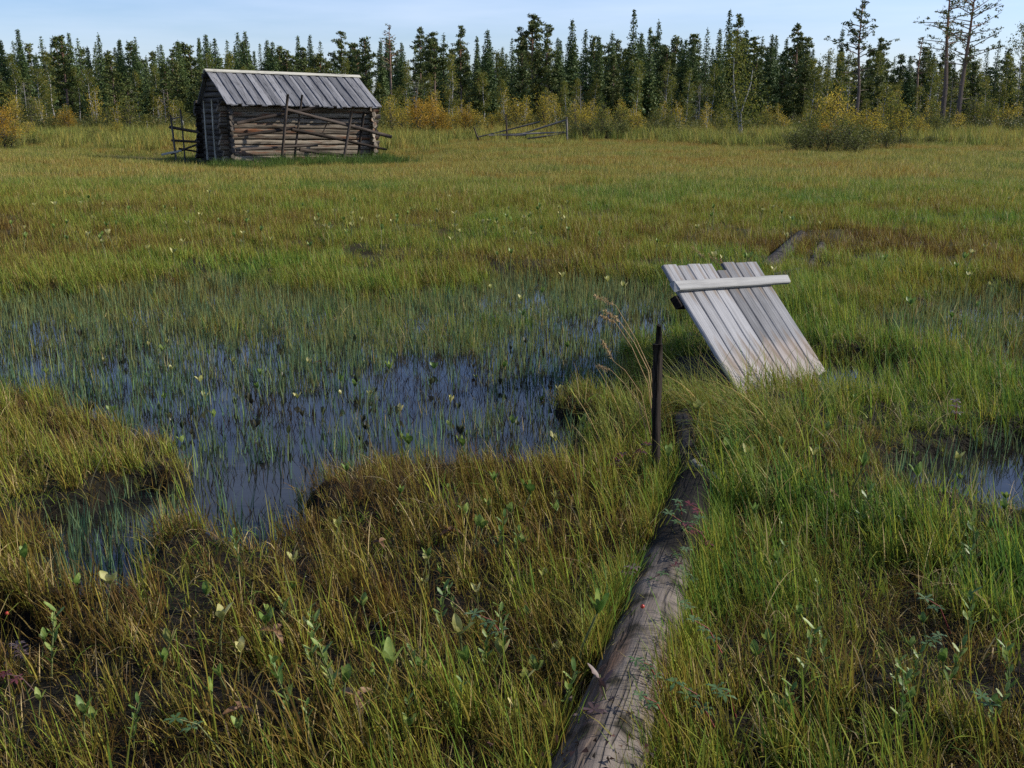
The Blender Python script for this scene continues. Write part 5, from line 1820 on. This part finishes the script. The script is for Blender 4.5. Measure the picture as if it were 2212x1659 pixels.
# long tussocks by the stake and the door
TUS = [blade_clump('grass_tuft', 110, .78, .0048, .10, .30, .55, 7, M_TUSS, 900, wind=.55), blade_clump('grass_tuft', 90, .62, .0046, .10, .35, .6, 7, M_TUSS, 901, wind=.45),
       blade_clump('grass_tuft', 80, .50, .0046, .09, .3, .4, 6, M_TUSS, 902, wind=.2)]
for k, (xd, yd, v, s, lab) in enumerate([(1700, 985, 0, 1.0, 'big arching green tussock spilling over in front of the door'), (1640, 1010, 1, 1.0, 'arching tussock between the big one and the mossy log'),
                                         (1715, 955, 2, .75, 'tussock at the near corner of the door'), (1600, 915, 1, .9, 'tussock in the shade under the left edge of the door'),
                                         (1390, 935, 2, 1.1, 'upright tussock just left of the stake'), (1335, 960, 2, 1.0, 'tussock at the right end of the pool'),
                                         (1490, 890, 1, .9, 'tussock right behind the stake'), (1540, 930, 0, .8, 'leaning tussock between the stake and the door'),
                                         (1660, 1100, 2, 1.0, 'tussock overhanging the far right side of the log'), (1815, 905, 2, .7, 'short tussock at the right foot of the door'),
                                         (1830, 655, 2, .8, 'dark green tussock in the sedge right of the door')]):
    p = pg(xd, yd, .08)
    o = link('grass_tuft', TUS[v], None, p)
    o.rotation_euler = (0, 0, RNG.uniform(-.35, .35)); o.scale = (s, s, s)
    tag(o, lab, 'grass tuft')

# feathery reed grass: stalks with seed heads
def reed_grass(name, label, stalks, root):
    t = thing(name, root, label, 'grass')
    for k, (pl, head) in enumerate(stalks):
        P3 = [at_y(a, c, root[1] + dy) - np.array(root) for (a, c, dy) in pl]
        st = link('stalk', stem_mesh('stalk', [tuple(p) for p in P3], .0028, .0016, M_SEED, 4), t)
        rg = np.random.default_rng(950 + k)
        a, b_ = P3[-2], P3[-1]
        f = rg.uniform(1 - head, 1.02, (70, 1))
        C = a + (b_ - a) * f + rg.normal(0, .004, (70, 3))
        V2, F2 = tri_spray(C, .006, rg, elong=2.6)
        link('seed_head', np_mesh('seed_head', V2, F2, M_SEED), st)
    return t


r0 = pg(1425, 985, .05)
reed_grass('feather_reed', 'golden feathery reed grass arching left from behind the stake', [
    ([(1425, 985, 0), (1405, 800, .02), (1375, 735, .02), (1330, 660, .02), (1283, 638, .02)], .9),
    ([(1425, 985, 0), (1400, 800, .03), (1370, 740, .03), (1335, 690, .03), (1305, 672, .03)], .9),
    ([(1420, 985, 0), (1400, 830, .0), (1365, 750, .0), (1330, 698, .0), (1300, 682, .0)], .9),
    ([(1415, 985, 0), (1385, 850, -.02), (1350, 800, -.02), (1325, 780, -.02), (1300, 735, -.02)], .9),
    ([(1410, 985, 0), (1380, 870, -.02), (1350, 830, -.02), (1320, 800, -.02), (1290, 790, -.02)], .9)], r0)
r1 = pg(1545, 640, .1)
reed_grass('feather_reed', 'golden seed heads of reed grass sticking up behind the top of the door', [
    ([(1552, 640, 0), (1540, 585, 0), (1525, 560, 0), (1494, 532, 0)], .9), ([(1560, 640, 0), (1556, 590, 0), (1550, 575, 0), (1530, 548, 0)], .9),
    ([(1566, 640, 0), (1562, 590, 0), (1558, 575, 0), (1546, 557, 0)], .9), ([(1570, 640, 0), (1568, 600, 0), (1564, 580, 0), (1555, 557, 0)], .9)], r1)

# pale dry stems lying in the near-left sedge
for k, (pl, lab) in enumerate([([(450, 1285), (540, 1255), (620, 1235), (665, 1195)], 'pale bent dry stem lying over the dark water gap in the near left'),
                               ([(660, 1245), (720, 1215), (790, 1200), (830, 1225)], 'arched pale dry stem right of the other bent stem'),
                               ([(360, 1370), (450, 1375), (540, 1365), (610, 1335)], 'long low pale stem in the near left sedge'),
                               ([(120, 1265), (200, 1240), (250, 1260)], 'short pale stem at the left of the dark water gap'),
                               ([(1180, 1595), (1240, 1640), (1275, 1690)], 'straight pale stem leaning beside the near end of the log'),
                               ([(690, 1655), (800, 1640), (910, 1630)], 'yellow green bent stem along the bottom edge')]):
    P3 = [on_z(a, c, .12) for a, c in pl]
    root = P3[0].copy()
    o = link('dry_stem', stem_mesh('dry_stem', [tuple(p - root) for p in P3], .0035, .0022, M_TWIG, 5), None, tuple(map(float, root)))
    tag(o, lab, 'stem')
